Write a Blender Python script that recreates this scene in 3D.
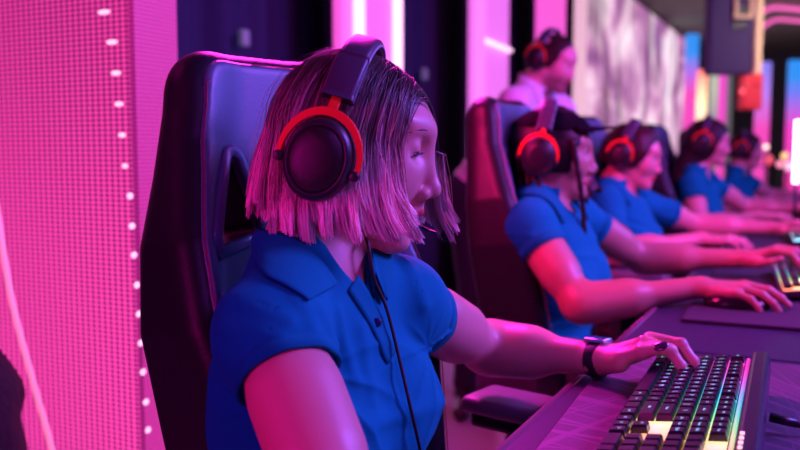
import bpy, bmesh, math, random
import numpy as np
from math import pi, sin, cos, radians as R_
from mathutils import Vector, Matrix, Euler

for _o in list(bpy.data.objects):
    bpy.data.objects.remove(_o)
scene = bpy.context.scene
COL = scene.collection
rng = np.random.default_rng(7)
random.seed(7)

# ------------------------------------------------------------------ camera
CAM_Z = 1.08
cam_data = bpy.data.cameras.new('camera')
cam_data.sensor_width = 36.0
cam_data.lens = 850.0 / 800.0 * 36.0
cam_data.clip_start = 0.02
cam_data.clip_end = 100
cam_data.dof.use_dof = True
cam_data.dof.focus_distance = 0.98
cam_data.dof.aperture_fstop = 3.6
cam = bpy.data.objects.new('camera', cam_data)
COL.objects.link(cam)
cam.location = (0, 0, CAM_Z)
cam.rotation_euler = (R_(90 - 5.05), 0, R_(26.6))
scene.camera = cam

# ------------------------------------------------------------------ world, lights, exposure
world = bpy.data.worlds.new('world')
scene.world = world
world.use_nodes = True
world.node_tree.nodes['Background'].inputs[0].default_value = (0.10, 0.06, 0.55, 1)
world.node_tree.nodes['Background'].inputs[1].default_value = 0.02

def area(name, loc, target, size, color, power, size_y=None, spread=None):
    l = bpy.data.lights.new(name, 'AREA')
    l.energy = power
    l.color = color
    l.size = size
    if size_y:
        l.shape = 'RECTANGLE'
        l.size_y = size_y
    if spread:
        l.spread = R_(spread)
    o = bpy.data.objects.new(name, l)
    COL.objects.link(o)
    o.location = loc
    o.rotation_euler = (Vector(target) - Vector(loc)).to_track_quat('-Z', 'Y').to_euler()
    return o

MAG = (1.0, 0.010, 0.55)
BLU = (0.10, 0.13, 1.0)
VIO = (0.50, 0.055, 1.0)
area('stage_light_blue_front', (1.5, 2.0, 2.3), (-0.5, 0.95, 0.95), 0.7, (0.30, 0.11, 1.0), 110)
area('stage_light_violet_front', (1.3, -0.2, 2.1), (-0.45, 0.9, 0.95), 0.5, VIO, 17)
area('stage_light_blue_row', (1.9, 4.2, 2.6), (-0.5, 2.9, 0.9), 1.4, BLU, 120)
area('stage_light_magenta_side', (-1.0, -1.35, 1.20), (-0.35, 0.8, 0.85), 0.8, MAG, 24)
area('stage_light_magenta_back', (-2.0, 0.4, 2.2), (-0.5, 0.9, 1.0), 0.6, MAG, 4)
area('stage_light_magenta_rim', (-1.5, 2.5, 2.35), (-0.42, 0.9, 1.05), 0.6, (1.0, 0.02, 0.65), 24, spread=80)
area('stage_light_red_row', (-1.05, 1.05, 1.75), (-0.6, 2.1, 0.9), 0.35, (1.0, 0.012, 0.20), 9, spread=80)
area('stage_light_magenta_far', (0.9, 3.4, 2.7), (-0.8, 4.2, 0.9), 1.2, (0.9, 0.02, 0.55), 32)
area('stage_light_pink_row', (1.3, 1.7, 2.3), (-0.5, 3.3, 1.0), 0.7, (0.9, 0.03, 0.60), 17, spread=100)
area('post_fill_warm', (0.9, 5.4, 2.6), (-0.1, 6.9, 2.0), 0.3, (1.0, 0.80, 0.60), 6, spread=50)  # added lamp out of view, brightens the timber post
area('hall_fill_white', (1.6, 8.2, 1.9), (2.2, 10.5, 2.8), 0.6, (1.0, 0.92, 0.70), 45)  # added unseen uplight that whitens the far ceiling

scene.view_settings.view_transform = 'Standard'
scene.view_settings.look = 'None'
scene.view_settings.gamma = 1.0
scene.view_settings.use_curve_mapping = False
scene.view_settings.exposure = -0.10
scene.cycles.use_denoising = True
scene.cycles.max_bounces = 6
scene.cycles.sample_clamp_indirect = 4.0
scene.cycles.caustics_reflective = False
scene.cycles.caustics_refractive = False

# ------------------------------------------------------------------ materials
def mat(name, base=(0.5, 0.5, 0.5), rough=0.5, metal=0.0, emit=None, estr=0.0, spec=0.5, sss=0.0, sheen=0.0,
        coat=0.0, bump=None, attr=None, var=None):
    m = bpy.data.materials.new(name)
    m.use_nodes = True
    nt = m.node_tree
    b = nt.nodes['Principled BSDF']
    b.inputs['Base Color'].default_value = (*base, 1)
    b.inputs['Roughness'].default_value = rough
    b.inputs['Metallic'].default_value = metal
    b.inputs['Specular IOR Level'].default_value = spec
    if sss:
        b.inputs['Subsurface Weight'].default_value = sss
        b.inputs['Subsurface Radius'].default_value = (0.010, 0.004, 0.003)
        b.inputs['Subsurface Scale'].default_value = 1.0
    if sheen:
        b.inputs['Sheen Weight'].default_value = sheen
    if coat:
        b.inputs['Coat Weight'].default_value = coat
        b.inputs['Coat Roughness'].default_value = 0.15
    if emit:
        b.inputs['Emission Color'].default_value = (*emit, 1)
        b.inputs['Emission Strength'].default_value = estr
    tc = nt.nodes.new('ShaderNodeTexCoord')
    src = None
    if attr:
        a = nt.nodes.new('ShaderNodeVertexColor')
        a.layer_name = attr
        src = a.outputs['Color']
    if var:  # (scale, amount): a light mottling of the base colour
        n = nt.nodes.new('ShaderNodeTexNoise')
        n.inputs['Scale'].default_value = var[0]
        n.inputs['Detail'].default_value = 4
        nt.links.new(tc.outputs['Object'], n.inputs['Vector'])
        mr = nt.nodes.new('ShaderNodeMapRange')
        mr.inputs[3].default_value = 1 - var[1]
        mr.inputs[4].default_value = 1 + var[1]
        nt.links.new(n.outputs['Fac'], mr.inputs[0])
        mx = nt.nodes.new('ShaderNodeMix')
        mx.data_type = 'RGBA'
        mx.blend_type = 'MULTIPLY'
        mx.inputs['Factor'].default_value = 1
        if src is not None:
            nt.links.new(src, mx.inputs['A'])
        else:
            mx.inputs['A'].default_value = (*base, 1)
        nt.links.new(mr.outputs[0], mx.inputs['B'])
        src = mx.outputs['Result']
    if src is not None:
        nt.links.new(src, b.inputs['Base Color'])
    if bump:  # (scale, strength, distance)
        n = nt.nodes.new('ShaderNodeTexNoise')
        n.inputs['Scale'].default_value = bump[0]
        n.inputs['Detail'].default_value = 3
        nt.links.new(tc.outputs['Object'], n.inputs['Vector'])
        bp = nt.nodes.new('ShaderNodeBump')
        bp.inputs['Strength'].default_value = bump[1]
        bp.inputs['Distance'].default_value = bump[2]
        nt.links.new(n.outputs['Fac'], bp.inputs['Height'])
        nt.links.new(bp.outputs['Normal'], b.inputs['Normal'])
    return m

M = {}
M['skin'] = mat('skin', rough=0.42, sss=0.12, attr='tint', bump=(450, 0.12, 0.0006))
M['shirt'] = mat('polo_cotton', (0.002, 0.24, 0.29), 0.9, sheen=0.0, bump=(900, 0.35, 0.0008), spec=0.1)
M['shirt_rib'] = mat('polo_rib_collar', (0.002, 0.22, 0.26), 0.9, sheen=0.0, bump=(700, 0.4, 0.0008), spec=0.1)
M['trouser'] = mat('trouser_cloth', (0.012, 0.014, 0.03), 0.85)
M['hair_light'] = mat('hair_ombre', rough=0.38, attr='tint', spec=0.5)
M['hair_dark'] = mat('hair_black', rough=0.45, attr='tint', spec=0.22)
M['black'] = mat('black_plastic', (0.012, 0.012, 0.016), 0.38)
M['black_gloss'] = mat('black_gloss_plastic', (0.012, 0.012, 0.018), 0.16)
M['dark_red_mesh'] = mat('cup_grille', (0.012, 0.008, 0.010), 0.35, bump=(900, 0.5, 0.0006))
M['leather_black'] = mat('black_leather', (0.010, 0.010, 0.014), 0.42, spec=0.22, bump=(260, 0.35, 0.0008))
M['leather_grey'] = mat('grey_leather', (0.07, 0.135, 0.17), 0.42, bump=(240, 0.30, 0.0008), var=(6, 0.10))
M['leather_red'] = mat('red_leather', (0.35, 0.03, 0.04), 0.45, bump=(240, 0.30, 0.0008))
M['stitch'] = mat('red_thread', (0.22, 0.01, 0.03), 0.6)
M['red_metal'] = mat('orange_red_metal', (0.90, 0.055, 0.02), 0.38, metal=0.2)
M['band_cloth'] = mat('band_leather', (0.045, 0.035, 0.06), 0.42, bump=(300, 0.25, 0.0006))
M['band_edge'] = mat('band_edge_grey', (0.35, 0.36, 0.42), 0.35)
M['cushion'] = mat('ear_cushion', (0.015, 0.015, 0.02), 0.6)
M['foam'] = mat('mic_foam', (0.01, 0.01, 0.012), 0.95, bump=(500, 0.6, 0.001))
M['cable'] = mat('cable_rubber', (0.01, 0.01, 0.014), 0.5)
M['eye_white'] = mat('eye_white', (0.75, 0.72, 0.70), 0.15)
M['iris'] = mat('iris', (0.05, 0.03, 0.02), 0.1)
M['nail'] = mat('nail_polish', (0.06, 0.03, 0.07), 0.12, coat=1.0)
M['watch_band'] = mat('watch_band', (0.01, 0.01, 0.014), 0.55)
M['watch_case'] = mat('watch_case', (0.55, 0.60, 0.68), 0.22, metal=0.9)
M['watch_glass'] = mat('watch_glass', (0.02, 0.05, 0.09), 0.08)
M['white_cloth'] = mat('white_shirt', (0.72, 0.68, 0.72), 0.85)
M['button'] = mat('button', (0.01, 0.03, 0.12), 0.3)
M['metal_dark'] = mat('dark_metal', (0.06, 0.06, 0.07), 0.35, metal=0.8)

# ------------------------------------------------------------------ object helpers
VIEW = Euler((R_(90 - 5.05), 0, R_(26.6))).to_matrix()
def pt(px, py, **k):
    """world point seen at a pixel of the 800x450 frame, at a given depth or on a given plane"""
    f = 850.0
    v = VIEW @ Vector(((px - 400) / f, (225 - py) / f, -1.0))
    c = Vector((0, 0, CAM_Z))
    if 'd' in k: s_ = k['d']
    if 'x' in k: s_ = (k['x'] - c.x) / v.x
    if 'y' in k: s_ = (k['y'] - c.y) / v.y
    if 'z' in k: s_ = (k['z'] - c.z) / v.z
    return c + v * s_

def link_mesh(name, verts, faces, m=None, parent=None, smooth=True, tint=None, edges=()):
    me = bpy.data.meshes.new(name)
    if isinstance(verts, np.ndarray) and isinstance(faces, np.ndarray) and faces.ndim == 2:
        n, k = faces.shape
        me.vertices.add(len(verts))
        me.vertices.foreach_set('co', verts.astype(np.float32).ravel())
        me.loops.add(n * k)
        me.loops.foreach_set('vertex_index', faces.astype(np.int32).ravel())
        me.polygons.add(n)
        me.polygons.foreach_set('loop_start', np.arange(0, n * k, k, dtype=np.int32))
        me.polygons.foreach_set('loop_total', np.full(n, k, dtype=np.int32))
        me.update(calc_edges=True)
        me.validate()
    else:
        me.from_pydata([tuple(map(float, v)) for v in verts], list(edges), [tuple(map(int, f)) for f in faces])
    if smooth:
        me.polygons.foreach_set('use_smooth', [True] * len(me.polygons))
    if tint is not None:
        ca = me.color_attributes.new('tint', 'FLOAT_COLOR', 'POINT')
        c4 = np.ones((len(me.vertices), 4), np.float32)
        c4[:, :3] = tint
        ca.data.foreach_set('color', c4.ravel())
    if m:
        me.materials.append(m)
    o = bpy.data.objects.new(name, me)
    COL.objects.link(o)
    if parent:
        o.parent = parent
    return o

def keep_largest(V, F):
    """drop stray crumbs: only the largest connected piece stays"""
    lab = np.arange(len(V))
    for _ in range(400):
        m = lab[F].min(1)
        new = lab.copy()
        for i in range(4):
            np.minimum.at(new, F[:, i], m)
        new = new[new]
        if (new == lab).all():
            break
        lab = new
    ids, cnt = np.unique(lab[F[:, 0]], return_counts=True)
    best = ids[np.argmax(cnt)]
    keep = lab == best
    re = np.cumsum(keep) - 1
    return V[keep], re[F[keep[F[:, 0]]]]

def bm_obj(name, bm, m=None, parent=None, smooth=False):
    me = bpy.data.meshes.new(name)
    bmesh.ops.recalc_face_normals(bm, faces=bm.faces[:])
    bm.to_mesh(me)
    bm.free()
    if smooth:
        me.polygons.foreach_set('use_smooth', [True] * len(me.polygons))
    if m:
        me.materials.append(m)
    o = bpy.data.objects.new(name, me)
    COL.objects.link(o)
    if parent:
        o.parent = parent
    return o

def thing(name, label, cat, loc=(0, 0, 0), rot=(0, 0, 0), group=None):
    o = bpy.data.objects.new(name, None)
    COL.objects.link(o)
    o.location = loc
    o.rotation_euler = rot
    tag(o, label, cat, group)
    return o

def tag(o, label, cat, group=None):
    o['label'] = label
    o['category'] = cat
    if group:
        o['group'] = group
    return o

def struct(o, label=None):
    o['kind'] = 'structure'
    if label:
        o['label'] = label
    return o

def box(bm, c, s, rot=None, bev=0.0, seg=2):
    r = bmesh.ops.create_cube(bm, size=1)
    vs = r['verts']
    bmesh.ops.scale(bm, vec=s, verts=vs)
    if bev:
        es = list({e for v in vs for e in v.link_edges})
        q = bmesh.ops.bevel(bm, geom=es, offset=bev, segments=seg, affect='EDGES', profile=0.5)
        vs = list({v for f in q['faces'] for v in f.verts} | {v for v in vs if v.is_valid})
    if rot is not None:
        bmesh.ops.rotate(bm, cent=(0, 0, 0), matrix=rot, verts=vs)
    bmesh.ops.translate(bm, vec=c, verts=vs)
    return vs

def box_obj(name, c, s, m, parent=None, rot=None, bev=0.0, seg=2, smooth=False):
    bm = bmesh.new()
    box(bm, c, s, rot, bev, seg)
    return bm_obj(name, bm, m, parent, smooth)

def cyl_obj(name, a, b, r1, r2, m, parent=None, seg=24, bev=0.0):
    a, b = Vector(a), Vector(b)
    d = b - a
    bm = bmesh.new()
    r = bmesh.ops.create_cone(bm, cap_ends=True, segments=seg, radius1=r1, radius2=r2, depth=d.length)
    if bev:
        es = [e for e in bm.edges if any(len(f.verts) > 4 for f in e.link_faces)]
        bmesh.ops.bevel(bm, geom=es, offset=bev, segments=2, affect='EDGES', profile=0.5)
    q = d.to_track_quat('Z', 'Y').to_matrix()
    bmesh.ops.rotate(bm, cent=(0, 0, 0), matrix=q, verts=bm.verts[:])
    bmesh.ops.translate(bm, vec=(a + b) / 2, verts=bm.verts[:])
    o = bm_obj(name, bm, m, parent, True)
    return o

def catmull(pts, n=8, closed=False):
    P = [np.array(p, float) for p in pts]
    out = []
    N = len(P)
    rng_ = range(N if closed else N - 1)
    for i in rng_:
        p0 = P[(i - 1) % N] if closed or i > 0 else 2 * P[0] - P[1]
        p1, p2 = P[i], P[(i + 1) % N]
        p3 = P[(i + 2) % N] if closed or i + 2 < N else 2 * P[-1] - P[-2]
        for k in range(n):
            t = k / n
            out.append(0.5 * ((2 * p1) + (-p0 + p2) * t + (2 * p0 - 5 * p1 + 4 * p2 - p3) * t * t + (-p0 + 3 * p1 - 3 * p2 + p3) * t ** 3))
    if not closed:
        out.append(P[-1])
    return np.array(out)

def sweep_geo(path, prof, up=(0, 0, 1), closed=False, ups=None, scale=None):
    """sweep a closed 2-D profile (side, up) along a path"""
    path = np.asarray(path, float)
    n, k = len(path), len(prof)
    V = []
    upv = np.array(up, float)
    for i in range(n):
        a = path[(i - 1) % n] if (closed or i > 0) else path[i]
        b = path[(i + 1) % n] if (closed or i < n - 1) else path[i]
        t = b - a
        t /= np.linalg.norm(t) + 1e-12
        u0 = np.array(ups[i], float) if ups is not None else upv
        s = np.cross(t, u0)
        ns = np.linalg.norm(s)
        if ns < 1e-5:
            s = np.cross(t, (1, 0, 0)); ns = np.linalg.norm(s)
        s /= ns
        u = np.cross(s, t)
        if ups is None:
            upv = u
        sc = scale[i] if scale is not None else 1.0
        for (x, y) in prof:
            V.append(path[i] + s * x * sc + u * y * sc)
    F = []
    for i in range(n if closed else n - 1):
        j = (i + 1) % n
        for q in range(k):
            w = (q + 1) % k
            F.append((i * k + q, i * k + w, j * k + w, j * k + q))
    if not closed:
        F.append(tuple(range(k))[::-1])
        F.append(tuple((n - 1) * k + q for q in range(k)))
    return V, F

def sweep(name, path, prof, m, parent=None, **kw):
    V, F = sweep_geo(path, prof, **kw)
    o = link_mesh(name, V, F, m, parent)
    return o

def circ(r, n=10, sx=1.0, sy=1.0):
    return [(r * sx * cos(2 * pi * i / n), r * sy * sin(2 * pi * i / n)) for i in range(n)]

def rrect(w, h, r, n=4):
    out = []
    for cx, cy, a0 in ((w / 2 - r, h / 2 - r, 0), (-w / 2 + r, h / 2 - r, 90), (-w / 2 + r, -h / 2 + r, 180), (w / 2 - r, -h / 2 + r, 270)):
        for i in range(n + 1):
            a = R_(a0 + 90 * i / n)
            out.append((cx + r * cos(a), cy + r * sin(a)))
    return out

def unit(v):
    v = np.array(v, float)
    return v / np.linalg.norm(v)

# ------------------------------------------------------------------ signed distance toolkit
def smin(a, b, k):
    if k <= 0:
        return np.minimum(a, b)
    h = np.maximum(k - np.abs(a - b), 0) / k
    return np.minimum(a, b) - h * h * k * 0.25

def smax(a, b, k):
    return -smin(-a, -b, k)

def s_cap(P, a, b, ra, rb):
    a = np.array(a, np.float32); b = np.array(b, np.float32)
    ab = b - a
    t = np.clip(((P - a) @ ab) / (ab @ ab + 1e-12), 0, 1)
    return np.linalg.norm(P - a - t[:, None] * ab, axis=1) - (ra + (rb - ra) * t)

def s_sph(P, c, r):
    return np.linalg.norm(P - np.array(c, np.float32), axis=1) - r

def s_ell(P, c, r, B=None):
    q = P - np.array(c, np.float32)
    if B is not None:
        q = q @ B
    r = np.array(r, np.float32)
    k0 = np.linalg.norm(q / r, axis=1)
    k1 = np.linalg.norm(q / (r * r), axis=1)
    return k0 * (k0 - 1) / (k1 + 1e-9)

class Field:
    def __init__(self):
        self.g = []
    def add(self, lo, hi, fn, k=0.0, mode='u'):
        self.g.append((np.array(lo, np.float32), np.array(hi, np.float32), fn, k, mode))
    def __call__(self, P):
        P = P.astype(np.float32)
        out = np.full(len(P), 0.3, np.float32)
        for lo, hi, fn, k, mode in self.g:
            m = np.all((P > lo) & (P < hi), axis=1)
            if not m.any():
                continue
            v = fn(P[m])
            o = out[m]
            if mode == 'u':
                o = smin(o, v, k)
            elif mode == 's':
                o = smax(o, -v, k)
            elif mode == 'i':
                o = smax(o, v, k)
            out[m] = o
        return out

def surface_net(f, lo, hi, h, coarse=4, margin=1.6, smooth=1):
    lo = np.array(lo, float); hi = np.array(hi, float)
    H = h * coarse
    nc = np.ceil((hi - lo) / H).astype(int)
    ax = [lo[i] + (np.arange(nc[i]) + 0.5) * H for i in range(3)]
    act = []
    for ix in range(nc[0]):
        Y, Z = np.meshgrid(ax[1], ax[2], indexing='ij')
        P = np.stack([np.full(Y.size, ax[0][ix]), Y.ravel(), Z.ravel()], 1)
        d = f(P)
        m = np.abs(d) < H * 0.87 * margin
        iy, iz = np.nonzero(m.reshape(Y.shape))
        act.append(np.stack([np.full(iy.size, ix), iy, iz], 1))
    act = np.concatenate(act)
    N = nc * coarse + 2
    def key(a):
        return (a[..., 0].astype(np.int64) * N[1] + a[..., 1]) * N[2] + a[..., 2]
    r = np.arange(coarse + 1)
    off = np.stack(np.meshgrid(r, r, r, indexing='ij'), -1).reshape(-1, 3)
    pk = np.unique(key(act[:, None, :] * coarse + off[None]))
    pi_ = np.stack([pk // (N[1] * N[2]), (pk // N[2]) % N[1], pk % N[2]], 1)
    vals = np.concatenate([f((lo + q * h)) for q in np.array_split(pi_, max(1, len(pi_) // 300000))])
    r = np.arange(coarse)
    off = np.stack(np.meshgrid(r, r, r, indexing='ij'), -1).reshape(-1, 3)
    cells = (act[:, None, :] * coarse + off[None]).reshape(-1, 3)
    ck = key(cells)
    order = np.argsort(ck); ck = ck[order]; cells = cells[order]
    corners = np.array([(i, j, k) for i in (0, 1) for j in (0, 1) for k in (0, 1)])
    cv = np.empty((len(cells), 8), np.float32)
    for c in range(8):
        cv[:, c] = vals[np.searchsorted(pk, key(cells + corners[c]))]
    s = cv < 0
    mix = s.any(1) & (~s).any(1)
    cells = cells[mix]; cv = cv[mix]; ck = ck[mix]
    acc = np.zeros((len(cells), 3)); cnt = np.zeros(len(cells))
    for a in range(8):
        for b in range(a + 1, 8):
            if np.abs(corners[a] - corners[b]).sum() != 1:
                continue
            va, vb = cv[:, a], cv[:, b]
            m = (va < 0) != (vb < 0)
            t = va[m] / (va[m] - vb[m])
            acc[m] += corners[a] + t[:, None] * (corners[b] - corners[a])
            cnt[m] += 1
    verts = lo + (cells + acc / cnt[:, None]) * h
    faces = []
    K = N
    for axis in range(3):
        e = np.zeros(3, int); e[axis] = 1
        c0 = 0
        c1 = [i for i in range(8) if tuple(corners[i]) == tuple(e)][0]
        m = (cv[:, c0] < 0) != (cv[:, c1] < 0)
        base = cells[m]
        flip = cv[m, c0] < 0
        u = np.zeros(3, int); v = np.zeros(3, int)
        u[(axis + 1) % 3] = 1; v[(axis + 2) % 3] = 1
        ids = []
        ok = np.ones(len(base), bool)
        for d in (-u - v, -v, 0 * u, -u):
            kk = key(base + d)
            ii = np.clip(np.searchsorted(ck, kk), 0, len(ck) - 1)
            ok &= ck[ii] == kk
            ids.append(ii)
        q = np.stack(ids, 1)[ok]
        fl = flip[ok]
        q[~fl] = q[~fl][:, ::-1]
        faces.append(q)
    F = np.concatenate(faces)
    for _ in range(smooth):
        a = np.zeros_like(verts); c = np.zeros(len(verts))
        for i in range(4):
            np.add.at(a, F[:, i], verts[F[:, (i + 1) % 4]] + verts[F[:, (i - 1) % 4]])
            np.add.at(c, F[:, i], 2)
        verts = 0.5 * verts + 0.5 * a / np.maximum(c, 1)[:, None]
    return verts, F

def noise3(P, seed, scale):
    """cheap smooth pseudo noise from summed sines"""
    r = np.random.default_rng(seed)
    out = np.zeros(len(P), np.float32)
    for i in range(6):
        d = r.normal(size=3); d /= np.linalg.norm(d)
        out += np.sin(P @ (d * scale * (0.7 + 0.25 * i)).astype(np.float32) + r.uniform(0, 6.28))
    return out / 6
# ------------------------------------------------------------------ people
def frame(heading, pitch=0.0, roll=0.0):
    """columns forward, left, up; heading from +X towards +Y, pitch > 0 looks down, roll > 0 leans to the left"""
    m = (Matrix.Rotation(R_(heading), 3, 'Z') @ Matrix.Rotation(R_(pitch), 3, 'Y') @ Matrix.Rotation(R_(-roll), 3, 'X'))
    return np.array(m, float)

LID = [-0.0030, 0.0054]
CRAN = [1.0, 0.019, -0.008]
def head_sdf(L, male=False, hs=1.0, mouth=0.0):
    """L: points in the head's own frame (x forward, y left, z up, eyes at z = 0)"""
    L = L / hs
    Q = L.copy(); Q[:, 1] = np.abs(Q[:, 1])          # mirrored copy
    c_ = CRAN[0]
    d = s_ell(L, (CRAN[2], 0, CRAN[1]), (0.094 * c_, 0.073 * c_, 0.074 * c_))
    d = smin(d, s_ell(L, (0.028, 0, -0.025), (0.061, 0.056, 0.080)), 0.03)
    jw = 0.047 if not male else 0.052
    d = smin(d, s_cap(Q, (0.0, jw, -0.055), (0.066, 0.014, -0.093), 0.016, 0.015), 0.022)
    d = smin(d, s_sph(L, (0.073, 0, -0.094), 0.0155 if not male else 0.019), 0.02)
    d = smin(d, s_ell(L, (0.010, 0, -0.075), (0.050, 0.040, 0.030)), 0.02)
    d = smin(d, s_sph(Q, (0.052, 0.036, -0.030), 0.024), 0.025)
    d = smin(d, s_cap(Q, (0.079, 0.006, 0.020), (0.064, 0.044, 0.024), 0.009, 0.008), 0.016)
    # eye sockets, lids
    d = smax(d, -s_ell(Q, (0.090, 0.031, -0.001), (0.017, 0.017, 0.013)), 0.012)
    lid = s_sph(Q, (0.0675, 0.031, 0.0), 0.0138)
    lid = smax(lid, -s_ell(Q, (0.082, 0.0315, LID[0]), (0.012, 0.0125, LID[1])), 0.002)
    d = smin(d, lid, 0.004)
    # nose
    d = smin(d, s_cap(L, (0.082, 0, 0.006), (0.0985, 0, -0.034), 0.0058, 0.0078), 0.011)
    d = smin(d, s_sph(L, (0.0998, 0, -0.0380), 0.0086), 0.006)
    d = smin(d, s_sph(Q, (0.0925, 0.0105, -0.0440), 0.0066), 0.006)
    d = smax(d, -s_cap(Q, (0.0965, 0.0055, -0.0515), (0.094, 0.0065, -0.044), 0.0026, 0.001), 0.002)
    d = smin(d, s_cap(L, (0.088, 0, -0.050), (0.089, 0, -0.060), 0.005, 0.006), 0.010)
    # lips
    m = mouth
    up = smin(s_cap(Q, (0.0905, 0.0, -0.0625), (0.0800, 0.021, -0.0675), 0.0048, 0.0022),
              s_sph(L, (0.0925, 0, -0.0640), 0.0044), 0.003)
    lo = s_cap(Q, (0.0875 - m * 0.3, 0.0, -0.0745 - m), (0.0790, 0.020, -0.0695 - m * .3), 0.0058, 0.0022)
    d = smin(d, up, 0.003)
    d = smin(d, lo, 0.003)
    d = smax(d, -s_ell(Q, (0.0925, 0, -0.0688 - m * 0.5), (0.011, 0.016, 0.0008 + m * 0.55)), 0.0015)
    d = smax(d, -s_ell(L, (0.0965, 0, -0.0855 - m * .6), (0.009, 0.018, 0.005)), 0.008)
    # ears
    e = s_ell(Q, (-0.008, 0.0745, -0.003), (0.017, 0.0065, 0.031))
    e = smax(e, -s_ell(Q, (-0.004, 0.082, 0.000), (0.010, 0.006, 0.020)), 0.004)
    d = smin(d, e, 0.006)
    return d * hs

def hand_points(o, B, bends, thumb=None, sc=1.0, spread=1.0):
    """joint chains in world space. B columns: along the fingers, thumb side, back of hand"""
    o = np.array(o, float)
    mcp = [(0.088, 0.026, 0.000), (0.091, 0.006, 0.003), (0.086, -0.014, 0.001), (0.077, -0.032, -0.005)]
    ln = [(0.042, 0.025, 0.021), (0.046, 0.029, 0.022), (0.042, 0.027, 0.022), (0.033, 0.020, 0.019)]
    yaw = [5, 1, -4, -9]
    ch = []
    for i in range(4):
        p = np.array(mcp[i]) * sc
        pts = [p]
        a = 0.0
        for k in range(3):
            a += bends[i][k]
            d = np.array((cos(R_(a)) * cos(R_(yaw[i] * spread)), cos(R_(a)) * sin(R_(yaw[i] * spread)), -sin(R_(a))))
            p = p + d * ln[i][k] * sc
            pts.append(p)
        ch.append([o + B @ q for q in pts])
    th = thumb or [(0.018, 0.020, -0.010), (0.046, 0.044, -0.020), (0.077, 0.052, -0.024), (0.102, 0.050, -0.024)]
    ch.append([o + B @ (np.array(q) * sc) for q in th])
    return ch

def hand_sdf(P, o, B, ch, sc=1.0):
    L = (P - np.array(o, np.float32)) @ B.astype(np.float32) / sc
    d = s_cap(L, (-0.01, 0.011, 0), (0.012, 0.013, 0), 0.0165, 0.016)
    d = smin(d, s_cap(L, (-0.01, -0.010, 0), (0.012, -0.012, -0.001), 0.0160, 0.016), 0.012)
    for (a, b, ra, rb) in (((0.012, 0.012, -0.002), (0.084, 0.025, -0.003), 0.0150, 0.0105),
                           ((0.012, 0.004, -0.001), (0.087, 0.006, -0.001), 0.0155, 0.0108),
                           ((0.012, -0.005, -0.001), (0.082, -0.014, -0.003), 0.0150, 0.0102),
                           ((0.012, -0.012, -0.003), (0.074, -0.030, -0.008), 0.0145, 0.0095),
                           ((0.030, -0.018, -0.010), (0.062, -0.026, -0.012), 0.0130, 0.0110),
                           ((0.020, 0.014, -0.010), (0.044, 0.036, -0.018), 0.0165, 0.0130)):
        d = smin(d, s_cap(L, a, b, ra, rb), 0.009)
    d *= sc
    rad = [(0.0098, 0.0086, 0.0077, 0.0064), (0.0100, 0.0088, 0.0078, 0.0066), (0.0096, 0.0083, 0.0074, 0.0062), (0.0086, 0.0074, 0.0066, 0.0056),
           (0.0135, 0.0112, 0.0098, 0.0080)]
    for i, c in enumerate(ch):
        f = None
        for k in range(3):
            s = s_cap(P, c[k], c[k + 1], rad[i][k] * sc, rad[i][k + 1] * sc)
            f = s if f is None else smin(f, s, 0.003)
        for k in (1, 2):
            f = smin(f, s_sph(P, c[k], rad[i][k] * sc * 1.05), 0.003)
        d = smin(d, f, 0.006 if i < 4 else 0.010)
    return d

MOUSE_POSE = [(22, 28, 18), (18, 30, 18), (24, 32, 20), (30, 34, 22)]
KEYS_POSE = [(28, 42, 22), (24, 46, 24), (28, 44, 24), (32, 40, 22)]
REST_POSE = [(15, 20, 12), (14, 22, 12), (16, 24, 14), (18, 26, 16)]

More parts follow.
